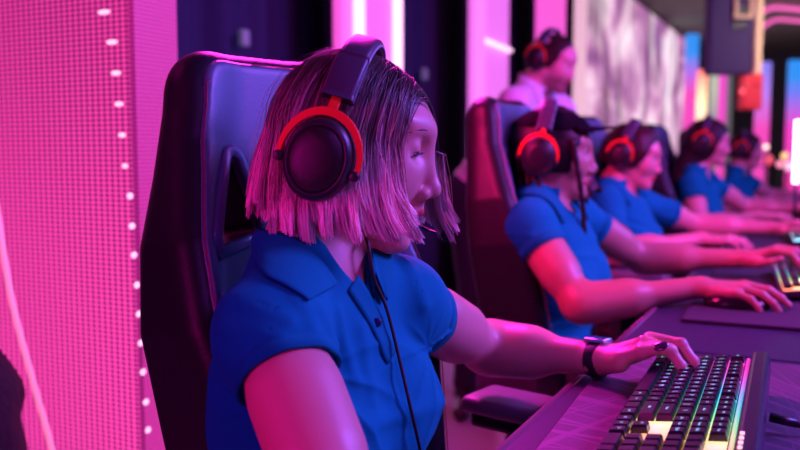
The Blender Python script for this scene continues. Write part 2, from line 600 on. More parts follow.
class Human:
    def __init__(s, **k):
        s.male = False; s.hs = 1.0; s.mouth = 0.0; s.gs = 1.0; s.res = 0.004; s.skin = (0.62, 0.36, 0.27)
        s.slr = 0.052; s.hsc = None; s.torso = 0.0; s.lean = 0.0; s.sleeve = 0.56; s.hands = {}; s.vdepth = 0.085
        s.__dict__.update(k)
        for n in ('pel', 'neck', 'H', 'SR', 'SL', 'ER', 'EL', 'WR', 'WL'):
            setattr(s, n, np.array(getattr(s, n), float))
        s.BH = frame(s.heading, s.pitch, getattr(s, 'roll', 0))
        up = unit(s.neck - s.pel)
        left = unit(s.SL - s.SR)
        fw = unit(np.cross(left, up))
        left = np.cross(up, fw)
        s.BT = np.stack([fw, left, up], 1)
        mid = (s.SL + s.SR) / 2
        s.C = getattr(s, 'chest', None)
        if s.C is None:
            s.C = mid - up * 0.125 + fw * 0.005
        s.C = np.array(s.C, float)
        s.Wst = (s.pel + s.C) / 2 + fw * (-0.005)
        s.ch = {}
        for side in 'RL':
            h = s.hands.get(side)
            if h:
                W = getattr(s, 'W' + side)
                s.ch[side] = hand_points(W, h['B'], h.get('bends', REST_POSE), h.get('thumb'), s.hscale(), h.get('spread', 1.0))
    def hscale(s):
        return s.hsc or (0.95 if not s.male else 1.06)
    def lh(s, p):
        """head-frame point to world"""
        return s.H + s.BH @ np.array(p, float)
    def lt(s, p):
        return s.C + s.BT @ np.array(p, float)
    def torso_sdf(s, P, e=0.0, k=0.05):
        g = 1.12 if s.male else 1.0
        fw, lf, up = s.BT[:, 0], s.BT[:, 1], s.BT[:, 2]
        B = s.BT.astype(np.float32)
        d = s_ell(P, s.C + up * 0.005, (0.088 * g + e, 0.135 * g + e, 0.160 + e), B)
        d = smin(d, s_ell(P, s.Wst, ((0.080 if not s.male else 0.105) + e, (0.122 if not s.male else 0.15) + e, 0.15 + e), B), k)
        d = smin(d, s_ell(P, s.pel, (0.105 + e, 0.160 + e, 0.12 + e), B), k)
        if not s.male:
            for q in (-1, 1):
                d = smin(d, s_ell(P, s.C + fw * 0.048 + lf * 0.066 * q - up * 0.020, (0.050 + e, 0.056 + e, 0.056 + e), B), 0.045)
        for S in (s.SR, s.SL):
            d = smin(d, s_cap(P, s.neck + up * 0.004, S + up * 0.004, 0.037 * g + e, 0.033 * g + e), 0.045)
            d = smin(d, s_sph(P, S, 0.044 * g + e), 0.025)
        return d
    def arm_sdf(s, P, side, e=0.0):
        g = (1.15 if s.male else 1.0) * s.gs
        S, E, W = getattr(s, 'S' + side), getattr(s, 'E' + side), getattr(s, 'W' + side)
        d = s_cap(P, S, E, 0.043 * g + e, 0.036 * g + e)
        d = smin(d, s_cap(P, S + (E - S) * .35, S + (E - S) * .6, 0.042 * g + e, 0.041 * g + e), 0.03)
        f = s_cap(P, E, W, 0.036 * g + e, 0.0235 * g + e)
        f = smin(f, s_cap(P, E + (W - E) * 0.12, E + (W - E) * 0.40, 0.0405 * g + e, 0.038 * g + e), 0.03)
        return smin(d, f, 0.022)
    def body_field(s):
        F = Field()
        up = s.BT[:, 2]
        allp = np.stack([s.pel, s.C, s.neck, s.SR, s.SL])
        F.add(allp.min(0) - 0.26, allp.max(0) + 0.16, lambda P: s.torso_sdf(P))
        nb = s.lh((-0.022, 0, -0.060))
        nr = 0.045 if not s.male else 0.060
        F.add(np.minimum(nb, s.neck) - 0.14, np.maximum(nb, s.neck) + 0.14,
              lambda P: smin(s_cap(P, s.neck - up * 0.03, nb, nr * 1.06, nr), s_cap(P, s.neck + s.BT[:, 0] * .03 - up * .01, s.lh((0.02, 0, -0.085)), 0.022, 0.030), 0.03), 0.03)
        F.add(s.H - 0.19, s.H + 0.19, lambda P: head_sdf(((P - s.H.astype(np.float32)) @ s.BH.astype(np.float32)), s.male, s.hs, s.mouth), 0.018)
        for side in 'RL':
            S, E, W = getattr(s, 'S' + side), getattr(s, 'E' + side), getattr(s, 'W' + side)
            a = np.stack([S, E, W])
            F.add(a.min(0) - 0.09, a.max(0) + 0.09, lambda P, side=side: s.arm_sdf(P, side), 0.02)
            if side in s.ch:
                c = np.array([p for q in s.ch[side] for p in q] + [W])
                F.add(c.min(0) - 0.05, c.max(0) + 0.05, lambda P, side=side, W=W: hand_sdf(P, W, s.hands[side]['B'], s.ch[side], s.hscale()), 0.012)
        return F
    def build(s, name='person'):
        s.root = tag(bpy.data.objects.new(name, None), s.label, 'person')
        COL.objects.link(s.root)
        F = s.body_field()
        pts = [s.pel, s.C, s.neck, s.SR, s.SL, s.ER, s.EL, s.WR, s.WL, s.H] + [p for c in s.ch.values() for q in c for p in q]
        pts = np.stack(pts)
        V, Q = surface_net(F, pts.min(0) - 0.17, pts.max(0) + 0.17, s.res, smooth=1)
        V, Q = keep_largest(V, Q)
        L = (V - s.H) @ s.BH / s.hs
        tint = np.tile(np.array(s.skin, np.float32), (len(V), 1))
        LQ = L.copy().astype(np.float32); LQ[:, 1] = np.abs(LQ[:, 1])
        m = s.mouth
        lips = np.minimum(s_cap(LQ, (0.0925, 0.0, -0.0640), (0.0800, 0.020, -0.0678), 0.0052, 0.0024),
                          s_cap(LQ, (0.0885 - m * .3, 0.0, -0.0755 - m), (0.0790, 0.019, -0.0700 - m * .3), 0.0062, 0.0026))
        w = np.clip(1 - lips / 0.0015, 0, 1)[:, None]
        tint = tint * (1 - w) + np.array((s.skin[0] * 0.95, s.skin[1] * 0.22, s.skin[2] * 0.35)) * w
        inner = s_ell(LQ, (0.084, 0, -0.0688 - m * 0.5), (0.012, 0.017, 0.0015 + m * 0.5))
        w = np.clip(1 - inner / 0.0008, 0, 1)[:, None]
        if m > 0:
            tint = tint * (1 - w) + np.array((0.20, 0.03, 0.04)) * w
        if s.male and getattr(s, 'beard', False):
            w = np.clip((-L[:, 2] - 0.045) / 0.02, 0, 1) * np.clip((L[:, 0] + 0.0) / 0.03, 0, 1) * (np.linalg.norm(L, axis=1) < 0.16)
            tint = tint * (1 - 0.7 * w[:, None]) + np.array((0.08, 0.04, 0.03)) * 0.7 * w[:, None]
        s.body = link_mesh('body', V, Q, M['skin'], s.root, tint=tint)
        # eyes, brows, lashes
        for q in (-1, 1):
            bm = bmesh.new()
            bmesh.ops.create_uvsphere(bm, u_segments=24, v_segments=16, radius=0.0122 * s.hs)
            bmesh.ops.translate(bm, vec=s.lh(np.array((0.0675, 0.031 * q, 0)) * s.hs), verts=bm.verts[:])
            e = bm_obj('eye', bm, M['eye_white'], s.root, True)
            g = R_(getattr(s, 'gaze', -12))
            c = s.lh((np.array((0.0675, 0.031 * q, 0)) + 0.0085 * np.array((cos(g), 0, sin(g)))) * s.hs)
            bm = bmesh.new()
            bmesh.ops.create_uvsphere(bm, u_segments=16, v_segments=10, radius=0.0052 * s.hs)
            bmesh.ops.translate(bm, vec=c, verts=bm.verts[:])
            bm_obj('iris', bm, M['iris'], e, True)
            path = catmull([(0.0835, 0.012 * q, 0.0160), (0.0835, 0.024 * q, 0.0200), (0.0775, 0.038 * q, 0.0200), (0.068, 0.050 * q, 0.0150)], 5)
            path = np.array([s.lh(p * s.hs) for p in path])
            n = len(path)
            sweep('eyebrow', path, circ(0.0028, 6, 0.9, 0.5), s.browmat, s.root, up=s.BH[:, 2], scale=[0.5 + 0.4 * sin(pi * i / (n - 1)) for i in range(n)])
            lz = LID[0] + 0.0035
            lash = catmull([(0.0800, 0.0195 * q, -0.0020 + lz), (0.0835, 0.0260 * q, 0.0002 + lz), (0.0830, 0.0350 * q, lz), (0.0765, 0.0435 * q, -0.0035 + lz)], 5)
            lash = np.array([s.lh(p * s.hs) for p in lash])
            sweep('eyelash', lash, circ(0.0010, 5, 1.6, 0.7), M['black'], s.root, up=s.BH[:, 2])
        return s
    def shirt(s, m, name='polo_shirt', rib=None, th=0.004, folds=0.0035, collar=True, label=None, long=False, hem=None):
        e = 0.009
        fw, lf, up = s.BT[:, 0], s.BT[:, 1], s.BT[:, 2]
        g = (1.15 if s.male else 1.0) * s.gs
        pits = {}
        for side, q in (('R', -1), ('L', 1)):
            S = getattr(s, 'S' + side)
            pits[side] = S - up * 0.045 - lf * 0.02 * q + fw * 0.035
        def disp(P):
            L = (P - s.C.astype(np.float32)) @ s.BT.astype(np.float32)
            d = np.zeros(len(P), np.float32)
            for side, q in (('R', -1), ('L', 1)):
                pl = (pits[side] - s.C) @ s.BT
                dy, dz = L[:, 1] - pl[1], L[:, 2] - pl[2]
                r = np.sqrt(dy * dy + dz * dz) + 1e-5
                a = np.arctan2(dz, -dy * q)
                ph = a * 5.5 + 3.2 * noise3(P, 5 + q + s.seed, 12) + 1.5 * s.seed
                rid = 1 - np.abs(np.sin(ph))
                rid = rid ** 2
                d += rid * np.exp(-((r - 0.085) / 0.07) ** 2) * (0.6 + 1.0 * np.clip(noise3(P, 9 + s.seed, 16) + 0.3, 0, 1)) * 1.2 * np.clip((0.045 - dz) / 0.05, 0, 1)
            zz = (L[:, 2] + 0.19)
            ph = (L[:, 2] * 75 + L[:, 1] * 24 * np.sign(L[:, 1]) + 3.0 * noise3(P, 11 + s.seed, 15))
            d += (1 - np.abs(np.sin(ph))) ** 2 * np.exp(-(zz / 0.085) ** 2) * 1.1
            for (pa, pb, fw_, fh_) in getattr(s, 'extra_folds', ()):
                d += fh_ / folds * np.exp(-(s_cap(P, pa, pb, 0, 0) / fw_) ** 2)
            d += 0.55 * noise3(P, 21 + s.seed, 42)
            d += 0.8 * noise3(P, 22 + s.seed, 19)
            return d * folds
        def g0(P):
            return s.torso_sdf(P, e, 0.06)
        sl = {}
        for side in 'RL':
            S, E, W = getattr(s, 'S' + side), getattr(s, 'E' + side), getattr(s, 'W' + side)
            sl[side] = (S, E, W)
        def sleeves(P, d):
            for side, q in (('R', -1), ('L', 1)):
                S, E, W = sl[side]
                if long:
                    a = smin(s_cap(P, S, E, 0.060 * g, 0.052 * g), s_cap(P, E, W, 0.050 * g, 0.034 * g), 0.03)
                    n = unit(W - E)
                    a = smax(a, (P - W.astype(np.float32)) @ n.astype(np.float32), 0.0)
                else:
                    T = S + (E - S) * (s.sleeve + 0.06)
                    a = s_cap(P, S - up * 0.004, T, 0.052 * g, s.slr * g)
                ax = unit(E - S)
                t = (P - S.astype(np.float32)) @ ax.astype(np.float32)
                wr = noise3(P, 31 + s.seed, 30)
                a = a - folds * 0.6 * (1 - np.abs(np.sin(t * 26 + 4.5 * wr))) ** 1.5 * np.clip(1.4 - t / 0.12, 0, 1) if not long else a - folds * 1.3 * wr
                d = smin(d, a, 0.022)
            return d
        def surf(P):
            return sleeves(P, g0(P)) - disp(P)
        s.surf = surf
        if hasattr(s, 'fold_px'):
            ex = []
            for (pa, pb, w_, h_) in s.fold_px:
                a_, b_ = s.hit(*pa), s.hit(*pb)
                if a_ is not None and b_ is not None:
                    ex.append((a_, b_, w_, h_))
            s.extra_folds = ex
        if collar == 'open':
            s.open_prepare()
        def fn(P):
            tor = g0(P)
            d = sleeves(P, tor)
            d = d - disp(P)
            d = np.maximum(d, -d - th)
            # openings
            if not long:
                for side in 'RL':
                    S, E, W = sl[side]
                    ax = unit(E - S)
                    rel = P - S.astype(np.float32)
                    t = rel @ ax.astype(np.float32)
                    perp = np.linalg.norm(rel - t[:, None] * ax.astype(np.float32), axis=1)
                    cut = np.minimum(np.minimum(t - s.sleeve * np.linalg.norm(E - S), 0.10 - perp), tor - 0.010)
                    d = np.maximum(d, cut)
            n0 = s.neck
            nk = s_cap(P, n0 + up * 0.012 + fw * 0.004, s.lh((-0.02, 0, -0.06)), 0.056 if not s.male else 0.066, 0.07)
            d = np.maximum(d, -nk)
            if collar == 'open':
                v = s.vcut(P)
                d = smax(d, -v, 0.003)
            elif collar:
                v = s_cap(P, n0 + fw * 0.058 + up * 0.005, n0 + fw * 0.105 - up * s.vdepth, 0.030, 0.003)
                d = smax(d, -v, 0.003)
            hz = (s.pel + up * -0.04 if hem is None else hem)
            d = np.maximum(d, -((P - hz.astype(np.float32)) @ up.astype(np.float32)))
            return d
        pts = np.stack([s.pel, s.C, s.neck, s.SR, s.SL] + ([s.ER, s.EL, s.WR, s.WL] if long else [s.SR + (s.ER - s.SR) * .7, s.SL + (s.EL - s.SL) * .7]))
        fld = Field(); fld.add(pts.min(0) - 1, pts.max(0) + 1, fn)
        V, Q = surface_net(fld, pts.min(0) - 0.18, pts.max(0) + 0.14, s.res, smooth=1, margin=2.0)
        V, Q = keep_largest(V, Q)
        s.shirt_o = link_mesh(name, V, Q, m, s.root)
        s.surf = surf
        if collar:
            if collar == 'open':
                s.open_collar(rib or m)
            else:
                s.make_collar(rib or m, surf)
            if not long:
                for side in 'RL':       # ribbed sleeve bands
                    S, E, W = sl[side]
                    ax = unit(E - S)
                    c0 = S + ax * (s.sleeve * np.linalg.norm(E - S) - 0.003)
                    a = unit(np.cross(ax, (0.3, 0.2, 1))); b = np.cross(ax, a)
                    ring = []
                    for i in range(40):
                        th_ = 2 * pi * i / 40
                        dirv = a * cos(th_) + b * sin(th_)
                        rr = np.array([0.03 + 0.002 * k for k in range(40)])
                        PP = (c0 + dirv[None] * rr[:, None]).astype(np.float32)
                        dd = surf(PP)
                        ii = np.where(dd > 0)[0]
                        r = rr[ii[0]] if len(ii) else 0.06
                        ring.append(c0 + dirv * min(r, 0.085))
                    ring = np.array(ring)
                    for _ in range(2):
                        ring = (np.roll(ring, 1, 0) + ring * 2 + np.roll(ring, -1, 0)) / 4
                    V2, F2 = [], []
                    n = len(ring)
                    for i in range(n):
                        out = unit(ring[i] - c0)
                        for (u, w) in ((-0.010, 0.0012), (0.010, 0.0012), (0.010, -0.0022), (-0.010, -0.0022)):
                            V2.append(ring[i] + ax * u + out * w)
                    for i in range(n):
                        j = (i + 1) % n
                        for q in range(4):
                            w = (q + 1) % 4
                            F2.append((i * 4 + q, i * 4 + w, j * 4 + w, j * 4 + q))
                    ob = link_mesh('sleeve_band', V2, F2, rib or m, s.shirt_o)
        return s
    def lay(s, p, tgt, full=1.0, n=7):
        """move a point onto the shirt surface, tgt above it"""
        p = np.array(p, float)
        for _ in range(n):
            P = np.array([p, p + (1e-3, 0, 0), p + (0, 1e-3, 0), p + (0, 0, 1e-3)], np.float32)
            dd = s.surf(P).astype(float)
            gr = (dd[1:] - dd[0]) / 1e-3
            if dd[0] < tgt or full > 0:
                p = p - gr / (np.linalg.norm(gr) + 1e-6) * (dd[0] - tgt) * (0.8 if dd[0] < tgt else 0.8 * full)
        return p
    def hit(s, px, py, lift=0.0):
        """where the line of sight through a photo point meets the shirt"""
        ds = np.linspace(0.6, 1.4, 900)
        P = np.array([pt(px, py, d=float(d)) for d in ds], np.float32)
        v = s.surf(P)
        k = np.nonzero(v < lift)[0]
        return P[k[0]].astype(float) if len(k) else None
    def open_prepare(s):
        s.cp = {}
        for k, v in s.collar_pts.items():
            s.cp[k] = [np.array(pt(q[0], q[1], d=q[2])) if len(q) == 3 else s.hit(q[0], q[1], 0.008) for q in v]
        s.vb = s.hit(*s.vbottom)
    def vcut(s, P):
        n0 = s.neck
        up, fw = s.BT[:, 2], s.BT[:, 0]
        a, b = np.array(s.cp['R_fold'][-1]), np.array(s.cp['L_fold'][1])
        c = (a + b) / 2
        v = s_cap(P, n0 + up * 0.03, c + up * 0.012, 0.050, 0.026)
        v = smin(v, s_cap(P, c + up * 0.012, s.vb, 0.024, 0.004), 0.01)
        return v
    def open_collar(s, m):
        for q, side in ((-1, 'R'), (1, 'L')):
            fo = catmull(s.cp[side + '_fold'], 7)
            ed = catmull(s.cp[side + '_edge'], 7)
            nu, nv = len(fo), 10
            V = []
            for i in range(nu):
                u = i / (nu - 1)
                for j in range(nv):
                    v = j / (nv - 1)
                    p = fo[i] * (1 - v) + ed[i] * v
                    p = s.lay(p, 0.0045 + 0.005 * math.sin(pi * min(1, v * 1.1)) * (1 - 0.4 * u), full=min(1.0, v * 1.4))
                    V.append(p)
            G = np.array(V).reshape(nu, nv, 3)
            for _ in range(3):
                G[1:-1] = (G[:-2] + 2 * G[1:-1] + G[2:]) / 4
            V = list(G.reshape(-1, 3))
            F = []
            for i in range(nu - 1):
                for j in range(nv - 1):
                    a = i * nv + j
                    F.append((a, a + 1, a + nv + 1, a + nv) if q > 0 else (a, a + nv, a + nv + 1, a + 1))
            o = link_mesh('collar', V, F, m, s.shirt_o)
            sm = o.modifiers.new('s', 'SOLIDIFY'); sm.thickness = 0.0030; sm.offset = 0
            sb = o.modifiers.new('b', 'SUBSURF'); sb.levels = 1; sb.render_levels = 1
            # inner stand following the fold line down to the shirt
            V, F = [], []
            for i in range(nu):
                ins = s.neck + s.BT[:, 2] * (fo[i] - s.neck).dot(s.BT[:, 2])
                for (dz, di) in ((0.0015, 0.001), (-0.030, 0.004)):
                    V.append(fo[i] + s.BT[:, 2] * dz + unit(ins - fo[i]) * di)
            for i in range(int(nu * 0.72)):
                F.append((2 * i, 2 * i + 1, 2 * i + 3, 2 * i + 2))
            o = link_mesh('collar_stand', V, F, m, s.shirt_o)
            sm = o.modifiers.new('s', 'SOLIDIFY'); sm.thickness = 0.0024; sm.offset = 0
    def make_collar(s, m, surf):
        fw, lf, up = s.BT[:, 0], s.BT[:, 1], s.BT[:, 2]
        n0 = s.neck
        for q in (-1, 1):
            nu, nv = 26, 9
            V = []
            for i in range(nu):
                u = i / (nu - 1)
                ang = R_(180 - 146 * u)              # from the nape round to the front
                rt = (0.062 + 0.014 * u) * (1.12 if s.male else 1.0)
                top = n0 + fw * (cos(ang) * rt * 0.95 + 0.006) + lf * q * sin(ang) * rt + up * (0.040 - 0.040 * u ** 1.6 - 0.020 * max(0, u - 0.8) * 5)
                wd = 0.038 + 0.012 * u ** 3
                outd = fw * cos(ang + (0.0 if u < .7 else (u - .7) * 1.0)) + lf * q * sin(ang + (0 if u < .7 else (u - .7) * 1.0))
                bot = top + outd * (wd * 0.78) - up * (wd * (0.55 + 0.30 * u))
                for j in range(nv):
                    v = j / (nv - 1)
                    p = top * (1 - v) + bot * v
                    # drape on the shirt
                    for _ in range(6):
                        P = np.array([p, p + (1e-3, 0, 0), p + (0, 1e-3, 0), p + (0, 0, 1e-3)], np.float32)
                        dd = surf(P).astype(float)
                        gr = (dd[1:] - dd[0]) / 1e-3
                        tgt = 0.0045 + 0.004 * sin(pi * v)
                        if dd[0] < tgt or v > 0.35:
                            wgt = 1.0 if dd[0] < tgt else min(1, (v - 0.35) / 0.4)
                            gn = np.linalg.norm(gr) + 1e-6
                            p = p - gr / gn * (dd[0] - tgt) * 0.8 * wgt
                    V.append(p)
            F = []
            for i in range(nu - 1):
                for j in range(nv - 1):
                    a = i * nv + j
                    F.append((a, a + 1, a + nv + 1, a + nv) if q > 0 else (a, a + nv, a + nv + 1, a + 1))
            o = link_mesh('collar', V, F, m, s.shirt_o)
            sm = o.modifiers.new('s', 'SOLIDIFY'); sm.thickness = 0.0028; sm.offset = 0
            sb = o.modifiers.new('b', 'SUBSURF'); sb.levels = 1; sb.render_levels = 1
        # collar stand
        ring = []
        for i in range(31):
            ang = R_(20 + 320 * i / 30)
            rt = 0.060 * (1.12 if s.male else 1.0)
            ring.append(n0 + fw * (cos(ang) * rt + 0.006) + lf * sin(ang) * rt + up * (0.020 - 0.012 * (0.5 + 0.5 * cos(ang))))
        sweep('collar_stand', ring, [(0.0012, -0.018), (0.0012, 0.018), (-0.0012, 0.018), (-0.0012, -0.018)], m, s.shirt_o, up=up)
    def legs(s, KR, KL, AR, AL, m=None, shoe=True):
        s.KR, s.KL, s.AR, s.AL = (np.array(v, float) for v in (KR, KL, AR, AL))
        fw, lf, up = s.BT[:, 0], s.BT[:, 1], s.BT[:, 2]
        hr, hl = s.pel - lf * 0.085 - up * 0.02, s.pel + lf * 0.085 - up * 0.02
        def fn(P):
            d = s_ell(P, s.pel - up * 0.015, (0.118, 0.168, 0.11), s.BT.astype(np.float32))
            for h, K, A in ((hr, s.KR, s.AR), (hl, s.KL, s.AL)):
                l = s_cap(P, h, K, 0.088, 0.064)
                l = smin(l, s_cap(P, K, A, 0.062, 0.047), 0.03)
                d = smin(d, l, 0.04)
            d = d - 0.004 * noise3(P, 3 + s.seed, 28)
            for A in (s.AR, s.AL):
                d = np.maximum(d, (A[2] - 0.0) - P[:, 2])
            return d
        pts = np.stack([s.pel, s.KR, s.KL, s.AR, s.AL])
        fld = Field(); fld.add(pts.min(0) - 1, pts.max(0) + 1, fn)
        V, Q = surface_net(fld, pts.min(0) - 0.19, pts.max(0) + 0.19, 0.009)
        link_mesh('trousers', V, Q, m or M['trouser'], s.root)
        for A, K in ((s.AR, s.KR), (s.AL, s.KL)):
            hd = np.array((K[0] - s.pel[0], K[1] - s.pel[1], 0)); hd = unit(hd) if np.linalg.norm(hd) > .05 else fw
            def sf(P, A=A, hd=hd):
                d = s_cap(P, (A[0] - hd[0] * .03, A[1] - hd[1] * .03, 0.042), (A[0] + hd[0] * .15, A[1] + hd[1] * .15, 0.034), 0.038, 0.032)
                d = smin(d, s_cap(P, (A[0], A[1], 0.05), (A[0], A[1], 0.11), 0.042, 0.044), 0.02)
                return np.maximum(d, 0.004 - P[:, 2])
            fl = Field(); fl.add(A - 1, A + 1, sf)
            V, Q = surface_net(fl, (A[0] - .25, A[1] - .25, -0.02), (A[0] + .25, A[1] + .25, 0.2), 0.007)
            link_mesh('shoe', V, Q, M['black'], s.root)

def hair_paths(s, n, A=0.108, Bk=0.118, Bw=0.092, top=0.124, front_r=50, front_l=34, tip=0.108, seed=1, flare=0.016,
               seg=18, layer=0.16, clumps=220, tipvar=0.007, zc=0.0, wave=0.0015, fwd=0.026, fwd_r=None):
    """strand paths of a centre-parted cut that falls by gravity; returns (n, seg, 3), (n, seg, 3) normals, t"""
    r = np.random.default_rng(seed)
    def one(phi, sgn, xr, lay, ztip, wob):
        fa = phi < pi / 2
        fr = A + (0.020 if sgn > 0 else 0)
        c = cos(phi) * (fr if fa else Bk); d = sin(phi) * Bw * sgn
        pts = np.zeros((seg, 3))
        k = seg * 11 // 18
        for i in range(k):
            t = i / (k - 1)
            q = sin(pi / 2 * t) ** (0.8 if (sgn > 0 and fa) else 1.15)
            hx = (1 - q) * xr + q * c
            hy = (1 - q) * 0.003 * sgn + q * d
            aa = A if hx > 0 else Bk
            rr = min(1, (hx / aa) ** 2 + (hy / Bw) ** 2)
            z = zc + (top - zc) * math.sqrt(max(0, 1 - rr))
            dip = 0.006 * math.exp(-(hy / 0.012) ** 2)
            pts[i] = (hx, hy, z - dip)
        sc = 1 - lay
        pts[:k] = pts[:k] * (sc, sc, sc)
        W = np.array([s.lh(p * s.hs) for p in pts[:k]])
        e = W[-1]
        outd = s.BH @ np.array((c * 0.5, d, 0)); outd[2] = 0
        outd = outd / (np.linalg.norm(outd) + 1e-9)
        zt = s.H[2] - ztip + 0.012 * max(0.0, -cos(phi)) - 0.014 * max(0.0, cos(phi))
        d0 = W[-1] - W[-2]
        P = np.zeros((seg, 3)); P[:k] = W
        m = seg - k
        L = max(0.01, e[2] - zt)
        for i in range(m):
            t = (i + 1) / m
            bk = max(0.0, -cos(phi))
            fl = (flare + 0.008 * bk) * (t ** 1.5) * (1 - 2.2 * (1 - bk) * max(0, t - 0.75)) * (1 - 0.85 * max(0.0, cos(phi)))
            p = e + np.array((0, 0, -L * t)) + outd * (fl + 0.004 * sin(t * pi))
            p = p + np.array((d0[0], d0[1], 0)) / (np.linalg.norm(d0) + 1e-9) * 0.010 * t * (1 - t) * 2 * (1 - max(0.0, cos(phi)))
            p = p + s.BH[:, 0] * ((fwd_r if (fwd_r and sgn < 0) else fwd) * max(0.0, cos(phi)) * t ** 4.5)
            P[k + i] = p
        return P, outd
    gu = []
    for c in range(clumps):
        sgn = 1 if r.random() < 0.5 else -1
        f0 = R_(front_r if sgn < 0 else front_l)
        phi = f0 + (pi - f0) * r.random() ** 1.0
        xr = 0.060 - 0.115 * ((phi - f0) / (pi - f0)) ** 0.8 + r.normal() * 0.004
        gu.append((phi, sgn, xr, r.random() ** 1.6 * layer, tip + r.normal() * tipvar, r.random() * 6.28))
    G = [one(*g) for g in gu]
    out, nor = np.zeros((n, seg, 3)), np.zeros((n, 3))
    s.clump = np.zeros(n, int)
    tt = np.linspace(0, 1, seg)
    for i in range(n):
        c = r.integers(clumps)
        s.clump[i] = c
        phi, sgn, xr, lay, zt, wob = gu[c]
        phi2 = phi + r.normal() * 0.07
        f0 = R_(front_r if sgn < 0 else front_l) - 0.06
        phi2 = min(max(phi2, f0), pi)
        P, od = one(phi2, sgn, xr + r.normal() * 0.007, min(layer, max(0, lay + r.normal() * 0.012)), zt + r.normal() * tipvar * 0.7, wob)
        g = G[c][0]
        w = (np.clip((tt - 0.25) / 0.75, 0, 1) ** 1.3 * 0.72)[:, None]
        P = P * (1 - w) + g * w
        ph = r.random() * 6.28
        amp = wave * (0.4 + r.random())
        side = np.cross(od, (0, 0, 1))
        P = P + side[None] * (np.sin(tt * 7 + ph) * amp * tt)[:, None] + od[None] * (np.sin(tt * 5 + ph * 2) * amp * 0.8 * tt)[:, None]
        out[i] = P; nor[i] = od
    return out, nor

def strands_mesh(name, P, m, parent, width=0.0011, c0=(0.03, 0.015, 0.012), c1=(0.6, 0.42, 0.30), mid=0.45, soft=0.25, seed=3, center=None, taper=0.5, clump=None):
    """three-sided tapering hair strands in one mesh"""
    r = np.random.default_rng(seed)
    n, k, _ = P.shape
    T = np.gradient(P, axis=1); T /= np.linalg.norm(T, axis=2, keepdims=True) + 1e-9
    O = P - center
    O = O - (O * T).sum(2, keepdims=True) * T
    O /= np.linalg.norm(O, axis=2, keepdims=True) + 1e-9
    S = np.cross(T, O)
    t = np.linspace(0, 1, k)
    w = width * (0.6 + 0.8 * r.random(n))[:, None] * (1 - (1 - taper) * t ** 3)[None]
    V = np.stack([P - S * w[..., None], P + S * w[..., None], P + O * w[..., None] * 0.8], 2)   # n,k,3,3
    V = V.reshape(-1, 3)
    base = (np.arange(n)[:, None] * k + np.arange(k - 1)[None]) * 3
    base = base.ravel()
    F = []
    for a, b in ((0, 1), (1, 2), (2, 0)):
        F.append(np.stack([base + a, base + b, base + 3 + b, base + 3 + a], 1))
    F = np.concatenate(F)
    g = np.clip((t[None] + r.normal(size=(n, 1)) * 0.09 - (mid - soft)) / (2 * soft), 0, 1)
    g = g * g * (3 - 2 * g)
    var = (0.7 + 0.6 * r.random((n, 1)))
    if clump is not None:
        var = var * (0.45 + 1.1 * r.random(clump.max() + 1))[clump][:, None]
        g = np.clip(g * (0.6 + 0.7 * r.random(clump.max() + 1))[clump][:, None], 0, 1)
    c = (np.array(c0)[None, None] * (1 - g[..., None]) + np.array(c1)[None, None] * g[..., None]) * var[..., None]
    tint = np.repeat(c.reshape(-1, 3), 3, axis=0)
    return link_mesh(name, V, F, m, parent, tint=tint)

def hair_cap(s, name, m, col, A=0.100, Bk=0.110, Bw=0.084, top=0.117, low=-0.06, front=55, parent=None, zc=0.0, tip=None, hairline=0.055, mat_attr=True, nz=0.003, seed=0, ext=None, fx=0.075):
    """closed hair volume around the skull with the face cut away"""
    def fn(P):
        L = ((P - s.H.astype(np.float32)) @ s.BH.astype(np.float32)) / s.hs
        X = np.where(L[:, 0] > 0, L[:, 0] * (Bk / A), L[:, 0])
        L2 = L.copy(); L2[:, 0] = X
        d = s_ell(L2, (0, 0, zc), (Bk, Bw, top - zc))
        if low < 0:
            Lc = L2.copy(); Lc[:, 2] = 0
            sk = np.maximum(s_ell(Lc, (0, 0, 0), (Bk * 0.97, Bw * 0.97, 1.0)), np.maximum(L[:, 2] - 0.02, low - L[:, 2]))
            d = smin(d, sk, 0.02)
        # cut the face
        face = s_ell(L, (0.105, 0, -0.035), (fx, front / 1000.0, 0.035 + hairline))
        d = smax(d, -face, 0.008)
        d = smax(d, low - L[:, 2], 0.01)
        if ext is not None:
            d = ext(P, L, d)
        d = d - nz * noise3(P, 40 + seed, 70)
        return d * s.hs
    F = Field(); F.add(s.H - 0.6, s.H + 0.4, fn)
    V, Q = surface_net(F, s.H - (0.2, 0.2, 0.3), s.H + (0.2, 0.2, 0.2), max(s.res, 0.0032), margin=2.2)
    V, Q = keep_largest(V, Q)
    tint = np.tile(np.array(col, np.float32), (len(V), 1)) * (0.85 + 0.3 * rng.random((len(V), 1)))
    return link_mesh(name, V, Q, m, parent or s.root, tint=tint)

